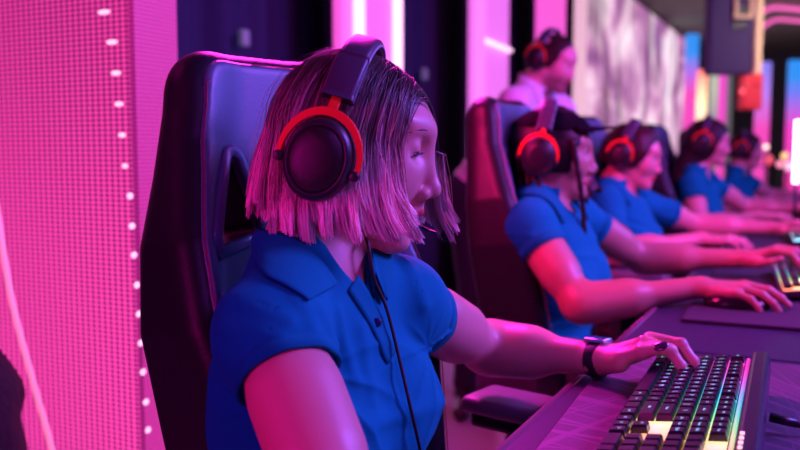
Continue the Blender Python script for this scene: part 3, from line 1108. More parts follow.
# ------------------------------------------------------------------ headset
def headset(s, label, tilt=10.0, cx=-0.016, cz=-0.004, half=0.099, apex=0.139, mic=True, red=True, group=None, cable=None, muff=0.024, fine=True, cup=1.0):
    root = thing('headset', label, 'headset', group=group)
    B = s.BH @ np.array(Matrix.Rotation(R_(tilt), 3, 'Y'), float)
    c0 = s.lh((cx, 0, cz))
    def w(p):
        return c0 + B @ np.array(p, float)
    n = 40 if fine else 24
    for q in (-1, 1):
        # cushion: a rounded oval ring against the head, cup: an oval shell outside it
        a, b = 0.038 * cup, 0.046 * cup
        def oval(y, f, N=n):
            return [w((cos(2 * pi * i / N) * a * f, q * y, sin(2 * pi * i / N) * b * f)) for i in range(N)]
        def lathe(name, prof, m, parent):
            V, F = [], []
            for (f, y) in prof:
                V += oval(y, f)
            for k in range(len(prof) - 1):
                for i in range(n):
                    j = (i + 1) % n
                    F.append((k * n + i, k * n + j, (k + 1) * n + j, (k + 1) * n + i))
            V.append(w((0, q * prof[0][1], 0))); V.append(w((0, q * prof[-1][1], 0)))
            e = len(V)
            for i in range(n):
                j = (i + 1) % n
                F.append((j, i, e - 2)); F.append(((len(prof) - 1) * n + i, (len(prof) - 1) * n + j, e - 1))
            o = link_mesh(name, V, F, m, parent)
            return o
        h = half
        lathe('ear_cushion', [(0.80, h - 0.024), (0.94, h - 0.023), (1.02, h - 0.016), (1.03, h - 0.009), (0.98, h - 0.002), (0.9, h)], M['cushion'], root)
        cupo = lathe('ear_cup', [(0.88, h - 0.004), (0.95, h - 0.002), (0.985, h + 0.004), (0.975, h + 0.012), (0.92, h + 0.019), (0.84, h + 0.023), (0.80, h + 0.0235), (0.76, h + 0.0215)], M['black'], root)
        lathe('cup_grille', [(0.76, h + 0.0205), (0.765, h + 0.0225), (0.70, h + 0.0245), (0.4, h + 0.0262), (0.1, h + 0.0268)], M['dark_red_mesh'], cupo)
        # yoke fork around the upper half of the cup
        pts, ups = [], []
        N = 28 if fine else 16
        for i in range(N + 1):
            an = R_(-8 + 196 * i / N)
            pts.append(w((cos(an) * (a * 1.13), q * (h + 0.010), sin(an) * (b * 1.10))))
            ups.append(B @ np.array((cos(an), 0, sin(an))))
        wdt = [0.9 + 0.7 * sin(pi * i / N) for i in range(N + 1)]
        V, F = [], []
        for i in range(N + 1):
            o_, y_ = ups[i], B @ np.array((0, q, 0))
            for (u_, v_) in ((-0.0028 * wdt[i], -0.003), (0.0028 * wdt[i], -0.003), (0.0028 * wdt[i], 0.0026), (-0.0028 * wdt[i], 0.0026)):
                V.append(pts[i] + o_ * u_ + y_ * v_)
        for i in range(N):
            for k in range(4):
                l = (k + 1) % 4
                F.append((i * 4 + k, i * 4 + l, i * 4 + 4 + l, i * 4 + 4 + k))
        F.append((0, 1, 2, 3)); F.append(tuple(N * 4 + k for k in (3, 2, 1, 0)))
        yk = link_mesh('yoke', V, F, M['red_metal'] if red else M['metal_dark'], root, smooth=False)
        bv = yk.modifiers.new('b', 'BEVEL'); bv.width = 0.0009; bv.segments = 2
        for an in (-8, 188):
            p = w((cos(R_(an)) * a * 1.10, q * (h + 0.010), sin(R_(an)) * b * 1.10))
            cyl_obj('pivot', p - B @ np.array((0, 0.006 * q, 0)), p + B @ np.array((0, 0.006 * q, 0)), 0.0058, 0.0052, M['black'], yk, 14, 0.001)
        # slider stem
        st0 = w((0, q * (h + 0.010), b * 1.08)); st1 = w((0, q * (h - 0.001), b * 1.08 + 0.018))
        sweep('slider', [st0, (st0 + st1) / 2, st1], rrect(0.011, 0.0045, 0.0015), M['red_metal'] if red else M['metal_dark'], root, up=B @ np.array((0, q, 0)))
    # head band: from stem to stem over the head
    z0 = b * 1.08 + 0.012
    path, ups, L = [], [], []
    N = 44 if fine else 28
    ctr = np.array((0, 0, 0.020)); RX = half + 0.002; RZ = apex - 0.020 - cz
    for i in range(N + 1):
        an = R_(20 + 140 * i / N)
        y = cos(an) * RX; z = 0.020 + sin(an) ** 0.9 * RZ
        path.append(w((0, y, z)))
        ups.append(B @ unit((0, cos(an) * RZ, sin(an) * RX)))
    V, F = [], []
    pr = rrect(0.031, 0.013, 0.005, 3)
    xdir = B[:, 0]
    k = len(pr)
    for i in range(N + 1):
        t = abs(2 * i / N - 1)
        sc = 1.0 if t < 0.96 else 0.92
        for (u_, v_) in pr:
            V.append(path[i] + xdir * u_ * sc + ups[i] * v_ * sc)
    for i in range(N):
        for j in range(k):
            l = (j + 1) % k
            F.append((i * k + j, i * k + l, i * k + k + l, i * k + k + j))
    F.append(tuple(range(k))); F.append(tuple(N * k + j for j in range(k))[::-1])
    band = link_mesh('headband', V, F, M['band_cloth'], root)
    for sx in (-1, 1):                          # light piping on both edges
        pp = np.array([path[i] + xdir * sx * 0.0157 for i in range(N + 1)])
        sweep('piping', pp, circ(0.0017, 6), M['band_edge'], band, up=xdir)
    for rng_i in ((0, int(N * 0.19)), (int(N * 0.81), N)):     # end caps of the band
        V, F = [], []
        pr2 = rrect(0.034, 0.017, 0.004, 3)
        ids = list(range(rng_i[0], rng_i[1] + 1))
        for i in ids:
            for (u_, v_) in pr2:
                V.append(path[i] + xdir * u_ + ups[i] * v_)
        for a_ in range(len(ids) - 1):
            for j in range(k):
                l = (j + 1) % k
                F.append((a_ * k + j, a_ * k + l, a_ * k + k + l, a_ * k + k + j))
        F.append(tuple(range(k))); F.append(tuple((len(ids) - 1) * k + j for j in range(k))[::-1])
        link_mesh('band_end', V, F, M['band_cloth'], band)
    if mic:
        side = mic if isinstance(mic, int) and mic in (-1, 1) else 1
        p0 = w((0.012, side * (half + 0.006), -0.030))
        tip = s.lh(getattr(s, 'mic_tip', (0.118, 0.045, -0.088)))
        mid = s.lh((0.060, side * 0.098, -0.080))
        path = catmull([p0, mid, (mid + tip) / 2 + s.BH @ np.array((0.01, side * 0.006, -0.008)), tip], 7)
        bo = sweep('mic_boom', path, circ(0.0022, 8), M['black'], root, up=(0, 0, 1))
        bm = bmesh.new()
        bmesh.ops.create_uvsphere(bm, u_segments=20, v_segments=14, radius=0.0075)
        bmesh.ops.scale(bm, vec=(1.5, 1, 1), verts=bm.verts[:])
        q_ = Vector(path[-1] - path[-2]).to_track_quat('X', 'Z').to_matrix()
        bmesh.ops.rotate(bm, cent=(0, 0, 0), matrix=q_, verts=bm.verts[:])
        bmesh.ops.translate(bm, vec=tip, verts=bm.verts[:])
        bm_obj('mic_foam', bm, M['foam'], root, True)
    return root, w
# ------------------------------------------------------------------ first player
def handB(heading, pitch, roll, side):
    """columns: along the fingers, towards the thumb, back of the hand"""
    f = np.array(Matrix.Rotation(R_(heading), 3, 'Z') @ Matrix.Rotation(R_(-pitch), 3, 'Y') @ Matrix.Rotation(R_(roll), 3, 'X'), float)
    X, Yl, Z = f[:, 0], f[:, 1], f[:, 2]
    return np.stack([X, (-Yl if side == 'L' else Yl), Z], 1)

M['brow'] = mat('brow_hair', (0.05, 0.025, 0.02), 0.6)
p1 = Human(seed=1, label='woman with a blonde-tipped bob typing, blue polo shirt, smartwatch on her wrist', res=0.0023,
           pel=(-0.520, 0.850, 0.560), neck=(-0.520, 0.806, 0.957), H=(-0.489, 0.841, 1.098), hs=1.09, heading=21, pitch=12, roll=0,
           chest=(-0.512, 0.812, 0.795),
           SR=(-0.484, 0.684, 0.902), SL=(-0.462, 0.925, 0.893), ER=(-0.345, 0.600, 0.745), WR=(-0.105, 0.560, 0.790),
           EL=(-0.460, 1.215, 0.776), WL=(-0.270, 1.158, 0.791), browmat=M['brow'], mouth=0.008, slit=True, gaze=-20,
           skin=(0.64, 0.31, 0.26), vdepth=0.052, sleeve=0.20, slr=0.046, hsc=0.90, gs=0.94,
           hands={'L': dict(B=handB(-9, 27, -6, 'L'), bends=[(36, 42, 14), (30, 46, 16), (36, 44, 18), (38, 44, 20)],
                            thumb=[(0.018, 0.020, -0.008), (0.052, 0.040, -0.012), (0.086, 0.043, -0.013), (0.116, 0.038, -0.018)]),
                  'R': dict(B=handB(5, -2, 0, 'R'), bends=MOUSE_POSE)})
LID[:] = [-0.0062, 0.0026]; CRAN[:] = [0.84, 0.015, 0.004]
p1.build()
LID[:] = [-0.0030, 0.0054]; CRAN[:] = [1.0, 0.019, -0.008]
p1.collar_pts = {
    'R_fold': [(330, 226, 1.035), (284, 230, 1.01), (268, 236, 0.945), (303, 254, 0.892), (339, 284)],
    'R_edge': [(318, 240, 1.075), (262, 246, 1.03), (258, 264), (284, 282), (310, 300)],
    'L_fold': [(345, 226, 1.035), (366, 240, 0.970), (374, 268, 0.925), (386, 298)],
    'L_edge': [(350, 238, 1.07), (392, 238, 1.01), (396, 264), (389, 301)]}
p1.vbottom = (368, 300)
p1.surf_ready = True
p1.fold_px = [((262, 268), (300, 300), 0.012, 0.0035), ((300, 300), (322, 350), 0.010, 0.004), ((316, 305), (334, 350), 0.009, 0.0045), ((334, 350), (336, 410), 0.010, 0.0045),
              ((338, 312), (356, 380), 0.008, 0.0035), ((230, 298), (290, 322), 0.010, 0.004), ((224, 326), (280, 338), 0.009, 0.0035), ((404, 262), (424, 305), 0.009, 0.004),
              ((414, 256), (438, 292), 0.008, 0.0035), ((400, 398), (446, 362), 0.011, 0.0045), ((372, 425), (440, 402), 0.011, 0.0045), ((362, 330), (372, 400), 0.009, 0.003)]
p1.shirt(M['shirt'], rib=M['shirt_rib'], th=0.0048, folds=0.0034, collar='open')
p1.legs((-0.16, 0.74, 0.56), (-0.16, 1.02, 0.56), (-0.10, 0.72, 0.10), (-0.10, 1.04, 0.10))
# fingernails with dark polish
hb = p1.hands['L']['B']
for i, c in enumerate(p1.ch['L']):
    a, b = c[2], c[3]
    t = unit(b - a)
    n = hb[:, 2] * (1 if i < 4 else 0.75) - hb[:, 1] * (0 if i < 4 else -1.0)
    n = unit(n - t * (n @ t))
    sd = np.cross(n, t)
    rr = (0.0062, 0.0063, 0.006, 0.0054, 0.0078)[i] * 0.9
    ctr = b - t * 0.0015 + n * rr * 0.80
    V, F = [], []
    nu, nv = 9, 9
    ln_, wd_ = (0.0068, 0.0052) if i < 4 else (0.0100, 0.0076)
    for iu in range(nu):
        for iv in range(nv):
            u, v = iu / (nu - 1) * 2 - 1, iv / (nv - 1) * 2 - 1
            uu, vv = u * math.sqrt(1 - v * v / 2), v * math.sqrt(1 - u * u / 2)
            V.append(ctr + t * uu * ln_ + sd * vv * wd_ + n * (0.0022 - 0.0030 * vv * vv - 0.0014 * uu * uu))
    for iu in range(nu - 1):
        for iv in range(nv - 1):
            q = iu * nv + iv
            F.append((q, q + 1, q + nv + 1, q + nv))
    o = link_mesh('fingernail', V, F, M['nail'], p1.body)
    sm = o.modifiers.new('s', 'SOLIDIFY'); sm.thickness = 0.0009; sm.offset = 0
# button placket
def on_shirt(s, y, z, lift=0.0012):
    """point on the shirt front, y across and z up in the torso frame"""
    xs = np.linspace(0.16, 0.02, 140)
    P = np.array([s.lt((x, y, z)) for x in xs], np.float32)
    d = s.surf(P)
    i = int(np.argmax(d < lift))
    return P[i].astype(float)
def placket(s, pts, w, m):
    c = catmull([s.hit(x, y) for x, y in pts], 5)
    V, F = [], []
    N = len(c)
    for i in range(N):
        t = unit(c[min(i + 1, N - 1)] - c[max(i - 1, 0)])
        P = np.array([c[i], c[i] + (1e-3, 0, 0), c[i] + (0, 1e-3, 0), c[i] + (0, 0, 1e-3)], np.float32)
        dd = s.surf(P).astype(float); n = unit(dd[1:] - dd[0])
        sd = unit(np.cross(n, t))
        for k in (-1, -0.5, 0, 0.5, 1):
            V.append(s.lay(c[i] + sd * k * w / 2, 0.0014))
    G = np.array(V).reshape(N, 5, 3)
    for _ in range(4):
        G[1:-1] = (G[:-2] + 2 * G[1:-1] + G[2:]) / 4
    for i in range(N - 1):
        for j in range(4):
            a = i * 5 + j
            F.append((a, a + 1, a + 6, a + 5))
    o = link_mesh('placket', list(G.reshape(-1, 3)), F, m, s.shirt_o)
    sm = o.modifiers.new('s', 'SOLIDIFY'); sm.thickness = 0.0014; sm.offset = 0
    b = G[int(N * 0.50), 2]
    n = unit(np.array(CAM_P) - b)
    cyl_obj('button', b + n * 0.0010, b + n * 0.0042, 0.0052, 0.0050, M['button'], s.shirt_o, 20, 0.0006)
CAM_P = (0, 0, CAM_Z)
placket(p1, [(352, 283), (364, 302), (376, 323), (385, 341), (391, 357)], 0.026, M['shirt_rib'])
# hair
hd = hair_cap(p1, 'hair', M['hair_light'], (0.035, 0.016, 0.014), A=0.090, Bk=0.080, Bw=0.074, top=0.083, low=-0.064, front=90, hairline=0.066)
P_, N_ = hair_paths(p1, 9000, A=0.098, Bk=0.083, Bw=0.083, top=0.0880, front_r=50, fwd_r=0.034, front_l=27, tip=0.095, seed=4, layer=0.14, tipvar=0.009, clumps=170, wave=0.0024)
strands_mesh('hair_strands', P_, M['hair_light'], hd, width=0.00075, c0=(0.018, 0.007, 0.008), c1=(1.0, 0.80, 0.74), mid=0.66, soft=0.30, center=p1.H, clump=p1.clump)
# fine flyaway hairs
fr = np.random.default_rng(12)
n_ = 260
FP = np.zeros((n_, 18, 3))
for i in range(n_):
    src = P_[fr.integers(len(P_))]
    off = unit(src[6] - p1.H) * (0.002 + 0.010 * fr.random())
    ph = fr.random(3) * 6.28
    tt_ = np.linspace(0, 1, 18)[:, None]
    FP[i] = src + off[None] * np.sin(tt_ * pi * (0.6 + 0.5 * fr.random())) + 0.0035 * np.sin(tt_ * (9 + 8 * fr.random()) + ph[None]) * tt_
strands_mesh('flyaway_hair', FP, M['hair_light'], hd, width=0.00032, c0=(0.10, 0.05, 0.04), c1=(0.8, 0.56, 0.4), mid=0.6, center=p1.H)
p1.mic_tip = (0.134, 0.052, -0.094)
hs_root, hs_w = headset(p1, 'black headset with orange-red yokes on the bobbed blonde-tipped hair', tilt=4, half=0.102, apex=0.105, cz=-0.029, cx=-0.005, cup=0.97)
# ------------------------------------------------------------------ gaming chairs
def chair_hw(v):
    return np.interp(v, [-0.05, 0.0, 0.10, 0.28, 0.40, 0.50, 0.58, 0.66, 0.76], [0.160, 0.163, 0.175, 0.198, 0.212, 0.200, 0.172, 0.148, 0.128])
def chair_front(u, v):
    hw = chair_hw(v)
    t = np.clip((np.abs(u) - (hw - 0.095)) / 0.075, 0, 1)
    t = t * t * (3 - 2 * t)
    amt = np.interp(v, [0, 0.1, 0.35, 0.50, 0.62, 0.75], [0.070, 0.085, 0.090, 0.055, 0.020, 0.010])
    mid = np.interp(v, [0, 0.15, 0.35, 0.55, 0.75], [0.022, 0.034, 0.022, 0.020, 0.026])
    return mid + amt * t
SLOT = [((0.088, 0.590), (0.064, 0.513), (0.134, 0.500))]
def chair_slot(Q, r):
    pts = SLOT[0]
    d = np.minimum(np.minimum(seg2(Q, pts[0], pts[1]), seg2(Q, pts[1], pts[2])), seg2(Q, pts[2], pts[0]))
    ins = tri_in(Q, *pts)
    return np.where(ins, -d, d) - r
def seg2(Q, a, b):
    a = np.array(a, np.float32); b = np.array(b, np.float32)
    ab = b - a
    t = np.clip(((Q - a) @ ab) / (ab @ ab), 0, 1)
    return np.linalg.norm(Q - a - t[:, None] * ab, axis=1)
def tri_in(Q, a, b, c):
    def cr(p, q):
        return (q[0] - p[0]) * (Q[:, 1] - p[1]) - (q[1] - p[1]) * (Q[:, 0] - p[0])
    x, y, z = cr(a, b), cr(b, c), cr(c, a)
    return ((x > 0) & (y > 0) & (z > 0)) | ((x < 0) & (y < 0) & (z < 0))
TOPV = 0.735
def shell_sdf(P):
    x, u, v = P[:, 0], P[:, 1], P[:, 2]
    d2 = smax((np.abs(u) - chair_hw(v)) * 0.95, np.abs(v - TOPV / 2) - TOPV / 2, 0.045)
    d = smax(d2, x - chair_front(u, v), 0.035)
    d = smax(d, -x - 0.045, 0.05)
    Q = np.stack([np.abs(u), v], 1)
    d = smax(d, -chair_slot(Q, 0.012), 0.004)
    return d
def panel_sdf(P):
    x, u, v = P[:, 0], P[:, 1], P[:, 2]
    d2 = smax(np.abs(u) - (chair_hw(v) - 0.020), np.abs(v - 0.530) - 0.190, 0.035)
    d = smax(d2, x - chair_front(u, v) - 0.0045, 0.010)
    d = smax(d, -x, 0.0)
    Q = np.stack([np.abs(u), v], 1)
    return smax(d, -chair_slot(Q, 0.013), 0.003)
def lumbar_sdf(P):
    x, u, v = P[:, 0], P[:, 1], P[:, 2]
    d2 = smax(np.abs(u) - (chair_hw(v) - 0.085), np.abs(v - 0.195) - 0.145, 0.04)
    d = smax(d2, x - chair_front(u, v) - 0.004 + 0.004 * np.cos(v * 90), 0.012)
    return smax(d, -x, 0.0)
BACKROT = Matrix.Rotation(R_(-8), 4, 'Y')
BACK0 = Vector((-0.245, 0, 0.474))
def back_xf(V):
    Mx = np.array(BACKROT, float)[:3, :3]
    return V @ Mx.T + np.array(BACK0)
def net_obj(name, fn, lo, hi, h, m, parent, xf=None, margin=1.8):
    F = Field(); F.add(np.array(lo) - 1, np.array(hi) + 1, fn)
    V, Q = surface_net(F, lo, hi, h, margin=margin)
    if xf is not None:
        V = xf(V)
    return link_mesh(name, V, Q, m, parent)
def make_chair():
    root = thing('gaming_chair', '', 'chair')
    sh = net_obj('backrest', shell_sdf, (-0.09, -0.27, -0.04), (0.18, 0.27, 0.80), 0.0042, M['leather_black'], root, back_xf)
    net_obj('back_panel', panel_sdf, (-0.02, -0.22, 0.30), (0.16, 0.22, 0.76), 0.0042, M['leather_grey'], sh, back_xf)
    net_obj('lumbar_panel', lumbar_sdf, (-0.02, -0.22, 0.0), (0.16, 0.22, 0.40), 0.0050, M['leather_red'], sh, back_xf)
    for q in (-1, 1):
        pts = []
        P0 = [np.array(p) for p in SLOT[0]]
        c = sum(P0) / 3
        n = 16
        # rounded outline of the slot
        for i in range(3):
            a, b, d = P0[i - 1], P0[i], P0[(i + 1) % 3]
            n1 = np.array((-(b - a)[1], (b - a)[0])); n1 /= np.linalg.norm(n1)
            if n1 @ (b - c) < 0: n1 = -n1
            n2 = np.array((-(d - b)[1], (d - b)[0])); n2 /= np.linalg.norm(n2)
            if n2 @ (b - c) < 0: n2 = -n2
            for k in range(7):
                t = k / 6
                w = n1 * (1 - t) + n2 * t; w /= np.linalg.norm(w)
                p = b + w * 0.017
                pts.append(p)
        path = []
        for (u, v) in pts:
            path.append((float(chair_front(np.array([u * q]), np.array([v]))[0]) + 0.004, u * q, v))
        path = back_xf(np.array(path))
        nrm = np.array(BACKROT, float)[:3, 0]
        sweep('slot_rim', path, rrect(0.016, 0.014, 0.004, 2), M['slot_plastic'], sh, up=nrm, closed=True, ups=[nrm] * len(path))
        # seams along the side bolsters
        for off, v0, v1 in ((0.021, 0.06, 0.70), (0.012, 0.02, 0.66), (0.078, 0.03, 0.40)):
            vs = np.linspace(v0, v1, 50)
            hu = chair_hw(vs) - off
            pp = np.stack([chair_front(hu, vs) + (0.0035 if off > .015 else -0.008), hu * q, vs], 1)
            if off == 0.021:
                tp = [(float(chair_front(np.array([u]), np.array([0.718]))[0]) + 0.0025, u * q, 0.718 - 0.010 * (u / 0.1) ** 2) for u in np.linspace(0.088, 0.0, 10)]
                pp = np.concatenate([pp[:-1], tp])
            sweep('seam', back_xf(pp), circ(0.0008, 5), M['stitch'], sh, up=(1, 0, 0))
    # small embroidered mark under the slots
    em = catmull([(0, -0.016, 0.012), (0, -0.004, 0.018), (0, 0.010, 0.012), (0, 0.012, -0.002), (0, 0.000, -0.008), (0, -0.012, -0.002), (0, -0.004, 0.006)], 5)
    em = np.array([(float(chair_front(np.array([0]), np.array([0.470]))[0]) + 0.007, p[1] - 0.035, 0.468 + p[2]) for p in em])
    sweep('embroidered_mark', back_xf(em), circ(0.0022, 6), M['stitch'], sh, up=(1, 0, 0))
    def seat_sdf(P):
        x, y, z = P[:, 0], P[:, 1], P[:, 2]
        d2 = smax(np.abs(y) - 0.245, np.abs(x + 0.01) - 0.245, 0.10)
        top = 0.455 + 0.050 * np.clip((np.abs(y) - 0.15) / 0.08, 0, 1) ** 2 + 0.012 * np.clip((-x) / 0.2, 0, 1) - 0.03 * np.clip((x - 0.15) / 0.1, 0, 1) ** 2
        d = smax(d2, z - top, 0.04)
        return smax(d, 0.365 - z, 0.03)
    net_obj('seat', seat_sdf, (-0.30, -0.29, 0.33), (0.28, 0.29, 0.54), 0.006, M['leather_black'], root)
    for q in (-1, 1):
        ar = box_obj('armrest', (-0.080, 0.322 * q, 0.692), (0.255, 0.100, 0.026), M['armpad'], root, bev=0.012, seg=3, smooth=True)
        box_obj('arm_base', (-0.10, 0.322 * q, 0.668), (0.19, 0.070, 0.024), M['black'], ar, bev=0.006)
        box_obj('arm_post', (-0.10, 0.322 * q, 0.53), (0.055, 0.030, 0.26), M['black'], ar, bev=0.006)
        box_obj('arm_bracket', (-0.10, 0.240 * q, 0.40), (0.07, 0.19, 0.014), M['metal_dark'], ar, bev=0.004)
    cyl_obj('gas_column', (0, 0, 0.10), (0, 0, 0.36), 0.028, 0.024, M['metal_dark'], root)
    for i in range(5):
        a = 2 * pi * i / 5 + 0.3
        c, s_ = cos(a), sin(a)
        pth = [(0.02 * c, 0.02 * s_, 0.115), (0.15 * c, 0.15 * s_, 0.100), (0.30 * c, 0.30 * s_, 0.080)]
        lg = sweep('leg', pth, rrect(0.045, 0.028, 0.008, 2), M['black'], root, up=(0, 0, 1), scale=[1.1, 1.0, 0.75])
        for k in (-1, 1):
            p = Vector((0.30 * c, 0.30 * s_, 0.030)); t = Vector((-s_, c, 0)) * 0.012 * k
            cyl_obj('caster', p + t * 0.4, p + t * 1.6, 0.029, 0.027, M['black'], lg, 18, 0.003)
        cyl_obj('caster_stem', (0.30 * c, 0.30 * s_, 0.03), (0.30 * c, 0.30 * s_, 0.075), 0.008, 0.008, M['black'], lg, 10)
    return root
M['slot_plastic'] = mat('slot_trim_plastic', (0.10, 0.14, 0.24), 0.30)
M['armpad'] = mat('armrest_pad', (0.14, 0.11, 0.13), 0.42)

def copy_tree(o, parent=None):
    c = o.copy()
    COL.objects.link(c)
    c.parent = parent
    for ch in list(o.children):
        copy_tree(ch, c)
    return c
CHAIR0 = make_chair()
def put_chair(x, y, rz, label, first=False):
    o = CHAIR0 if first else copy_tree(CHAIR0)
    o.location = (x, y, 0); o.rotation_euler = (0, 0, R_(rz))
    o['label'] = label; o['category'] = 'chair'; o['group'] = 'gaming chairs along the desk'
    return o
put_chair(-0.345, 0.868, -12, 'black and grey gaming chair of the woman with the blonde-tipped bob', True)
put_chair(-0.360, 1.93, -2, 'black and grey gaming chair behind the braided woman in a cap')
put_chair(-0.44, 2.98, -4, 'gaming chair of the player next beyond the braided woman')
put_chair(-0.40, 4.15, -4, 'gaming chair of the player with long dark hair')
put_chair(-0.42, 5.45, -4, 'gaming chair of the last player in the row')
# ------------------------------------------------------------------ desks, mats, keyboards, mice
DZ = 0.760
M['desk_top'] = mat('desk_laminate', (0.022, 0.026, 0.055), 0.45, spec=0.3, var=(8, 0.08))
M['desk_edge'] = mat('desk_edge', (0.12, 0.05, 0.09), 0.35)
def line_mat(name, base, line, sc=1.0, rough=0.5):
    """mat print: fans of thin straight lines over a plain ground"""
    m = mat(name, base, rough)
    nt = m.node_tree; b = nt.nodes['Principled BSDF']
    tc = nt.nodes.new('ShaderNodeTexCoord')
    prev = None
    for k, (ox, oy, fr) in enumerate(((0.35, -0.15, 9.0), (-0.1, 0.55, 7.0), (0.15, 0.05, 5.0))):
        mp = nt.nodes.new('ShaderNodeMapping'); mp.inputs['Location'].default_value = (-ox, -oy, 0)
        nt.links.new(tc.outputs['Object'], mp.inputs[0])
        g = nt.nodes.new('ShaderNodeTexGradient'); g.gradient_type = 'RADIAL'
        nt.links.new(mp.outputs[0], g.inputs[0])
        mu = nt.nodes.new('ShaderNodeMath'); mu.operation = 'MULTIPLY'; mu.inputs[1].default_value = fr * 6.28 * sc
        nt.links.new(g.outputs['Fac'], mu.inputs[0])
        nz = nt.nodes.new('ShaderNodeTexNoise'); nz.noise_dimensions = '1D'; nz.inputs['Scale'].default_value = 1.3
        nt.links.new(mu.outputs[0], nz.inputs['W'])
        rp = nt.nodes.new('ShaderNodeValToRGB')
        rp.color_ramp.elements[0].position = 0.54; rp.color_ramp.elements[0].color = (0, 0, 0, 1)
        rp.color_ramp.elements[1].position = 0.58; rp.color_ramp.elements[1].color = (1, 1, 1, 1)
        e = rp.color_ramp.elements.new(0.61); e.color = (0.12, 0.12, 0.12, 1)
        nt.links.new(nz.outputs['Fac'], rp.inputs[0])
        if prev is None:
            prev = rp.outputs[0]
        else:
            mx = nt.nodes.new('ShaderNodeMix'); mx.data_type = 'RGBA'; mx.blend_type = 'LIGHTEN'; mx.inputs['Factor'].default_value = 1
            nt.links.new(prev, mx.inputs['A']); nt.links.new(rp.outputs[0], mx.inputs['B'])
            prev = mx.outputs['Result']
    mx = nt.nodes.new('ShaderNodeMix'); mx.data_type = 'RGBA'
    nt.links.new(prev, mx.inputs['Factor'])
    mx.inputs['A'].default_value = (*base, 1); mx.inputs['B'].default_value = (*line, 1)
    nt.links.new(mx.outputs['Result'], b.inputs['Base Color'])
    return m
M['mat_print'] = line_mat('printed_mat', (0.06, 0.045, 0.075), (0.17, 0.08, 0.16))
M['mat_dark'] = mat('dark_mat_cloth', (0.022, 0.020, 0.035), 0.75, bump=(800, 0.3, 0.0005))
M['key'] = mat('keycap', (0.015, 0.012, 0.02), 0.32)
M['kb_case'] = mat('keyboard_case', (0.03, 0.03, 0.045), 0.25)
M['legend'] = mat('legend_light', (0.2, 0.6, 0.7), 0.4, emit=(0.25, 0.85, 1.0), estr=0.7)
M['media_dot'] = mat('media_dot', (1, 0.8, 0.6), 0.4, emit=(1.0, 0.75, 0.55), estr=1.0)

def rainbow(name, strength, shift=0.0):
    m = bpy.data.materials.new(name); m.use_nodes = True
    nt = m.node_tree; b = nt.nodes['Principled BSDF']
    b.inputs['Base Color'].default_value = (0.25, 0.25, 0.25, 1)
    tc = nt.nodes.new('ShaderNodeTexCoord'); sp = nt.nodes.new('ShaderNodeSeparateXYZ')
    nt.links.new(tc.outputs['Object'], sp.inputs[0])
    a = nt.nodes.new('ShaderNodeMath'); a.operation = 'MULTIPLY_ADD'; a.inputs[1].default_value = 0.9; a.inputs[2].default_value = shift
    nt.links.new(sp.outputs['X'], a.inputs[0])
    s_ = nt.nodes.new('ShaderNodeMath'); s_.operation = 'ADD'
    nt.links.new(sp.outputs['Y'], s_.inputs[0]); nt.links.new(a.outputs[0], s_.inputs[1])
    mr = nt.nodes.new('ShaderNodeMapRange'); mr.inputs[1].default_value = -0.22; mr.inputs[2].default_value = 0.22
    nt.links.new(s_.outputs[0], mr.inputs[0])
    rp = nt.nodes.new('ShaderNodeValToRGB')
    els = [(0.0, (1.0, 0.15, 0.05)), (0.18, (1.0, 0.45, 0.15)), (0.32, (1.0, 0.85, 0.45)), (0.44, (0.35, 1.0, 0.45)), (0.58, (0.05, 0.75, 0.85)),
           (0.72, (0.10, 0.45, 1.0)), (0.84, (0.65, 0.15, 0.9)), (1.0, (1.0, 0.05, 0.55))]
    rp.color_ramp.elements[0].position = 0; rp.color_ramp.elements[0].color = (*els[0][1], 1)
    rp.color_ramp.elements[1].position = 1; rp.color_ramp.elements[1].color = (*els[-1][1], 1)
    for p, c in els[1:-1]:
        e = rp.color_ramp.elements.new(p); e.color = (*c, 1)
    nt.links.new(mr.outputs[0], rp.inputs[0])
    nt.links.new(rp.outputs[0], b.inputs['Emission Color'])
    b.inputs['Emission Strength'].default_value = strength
    return m
M['kb_glow'] = rainbow('key_backlight', 1.45)
M['kb_bar'] = rainbow('light_bar', 0.9, 0.02)
M['kb_glow_far'] = rainbow('key_backlight_pink', 4.5, 0.05)
M['kb_glow_cyan'] = mat('key_backlight_cyan', (0.3, 0.3, 0.3), 0.4, emit=(0.25, 0.75, 1.0), estr=4.5)

U_ = 0.019
ROWS = [
    (-0.058, [('Ctrl', 1.25), ('', 1.25), ('Alt', 1.25), (' ', 6.25), ('Alt', 1.25), ('Fn', 1.25), ('', 1.25), ('Ctrl', 1.25), (None, .25), ('<', 1), ('v', 1), ('>', 1)]),
    (-0.039, [('Shift', 2.25)] + [(c, 1) for c in 'ZXCVBNM,./'] + [('Shift', 2.75), (None, 1.25), ('^', 1)]),
    (-0.020, [('Caps', 1.75)] + [(c, 1) for c in "ASDFGHJKL;'"] + [('Enter', 2.25)]),
    (-0.001, [('Tab', 1.5)] + [(c, 1) for c in 'QWERTYUIOP[]'] + [('\\', 1.5), (None, .25), ('Del', 1), ('End', 1), ('PgDn', 1)]),
    (0.018, [(c, 1) for c in '`1234567890-='] + [('Back', 2), (None, .25), ('Ins', 1), ('Home', 1), ('PgUp', 1)]),
    (0.0375, [('Esc', 1), (None, 1)] + [('F%d' % i, 1) for i in range(1, 5)] + [(None, .5)] + [('F%d' % i, 1) for i in range(5, 9)] + [(None, .5)] +
     [('F%d' % i, 1) for i in range(9, 13)] + [(None, .25), ('Prt', 1), ('Scr', 1), ('Pau', 1)]),
]
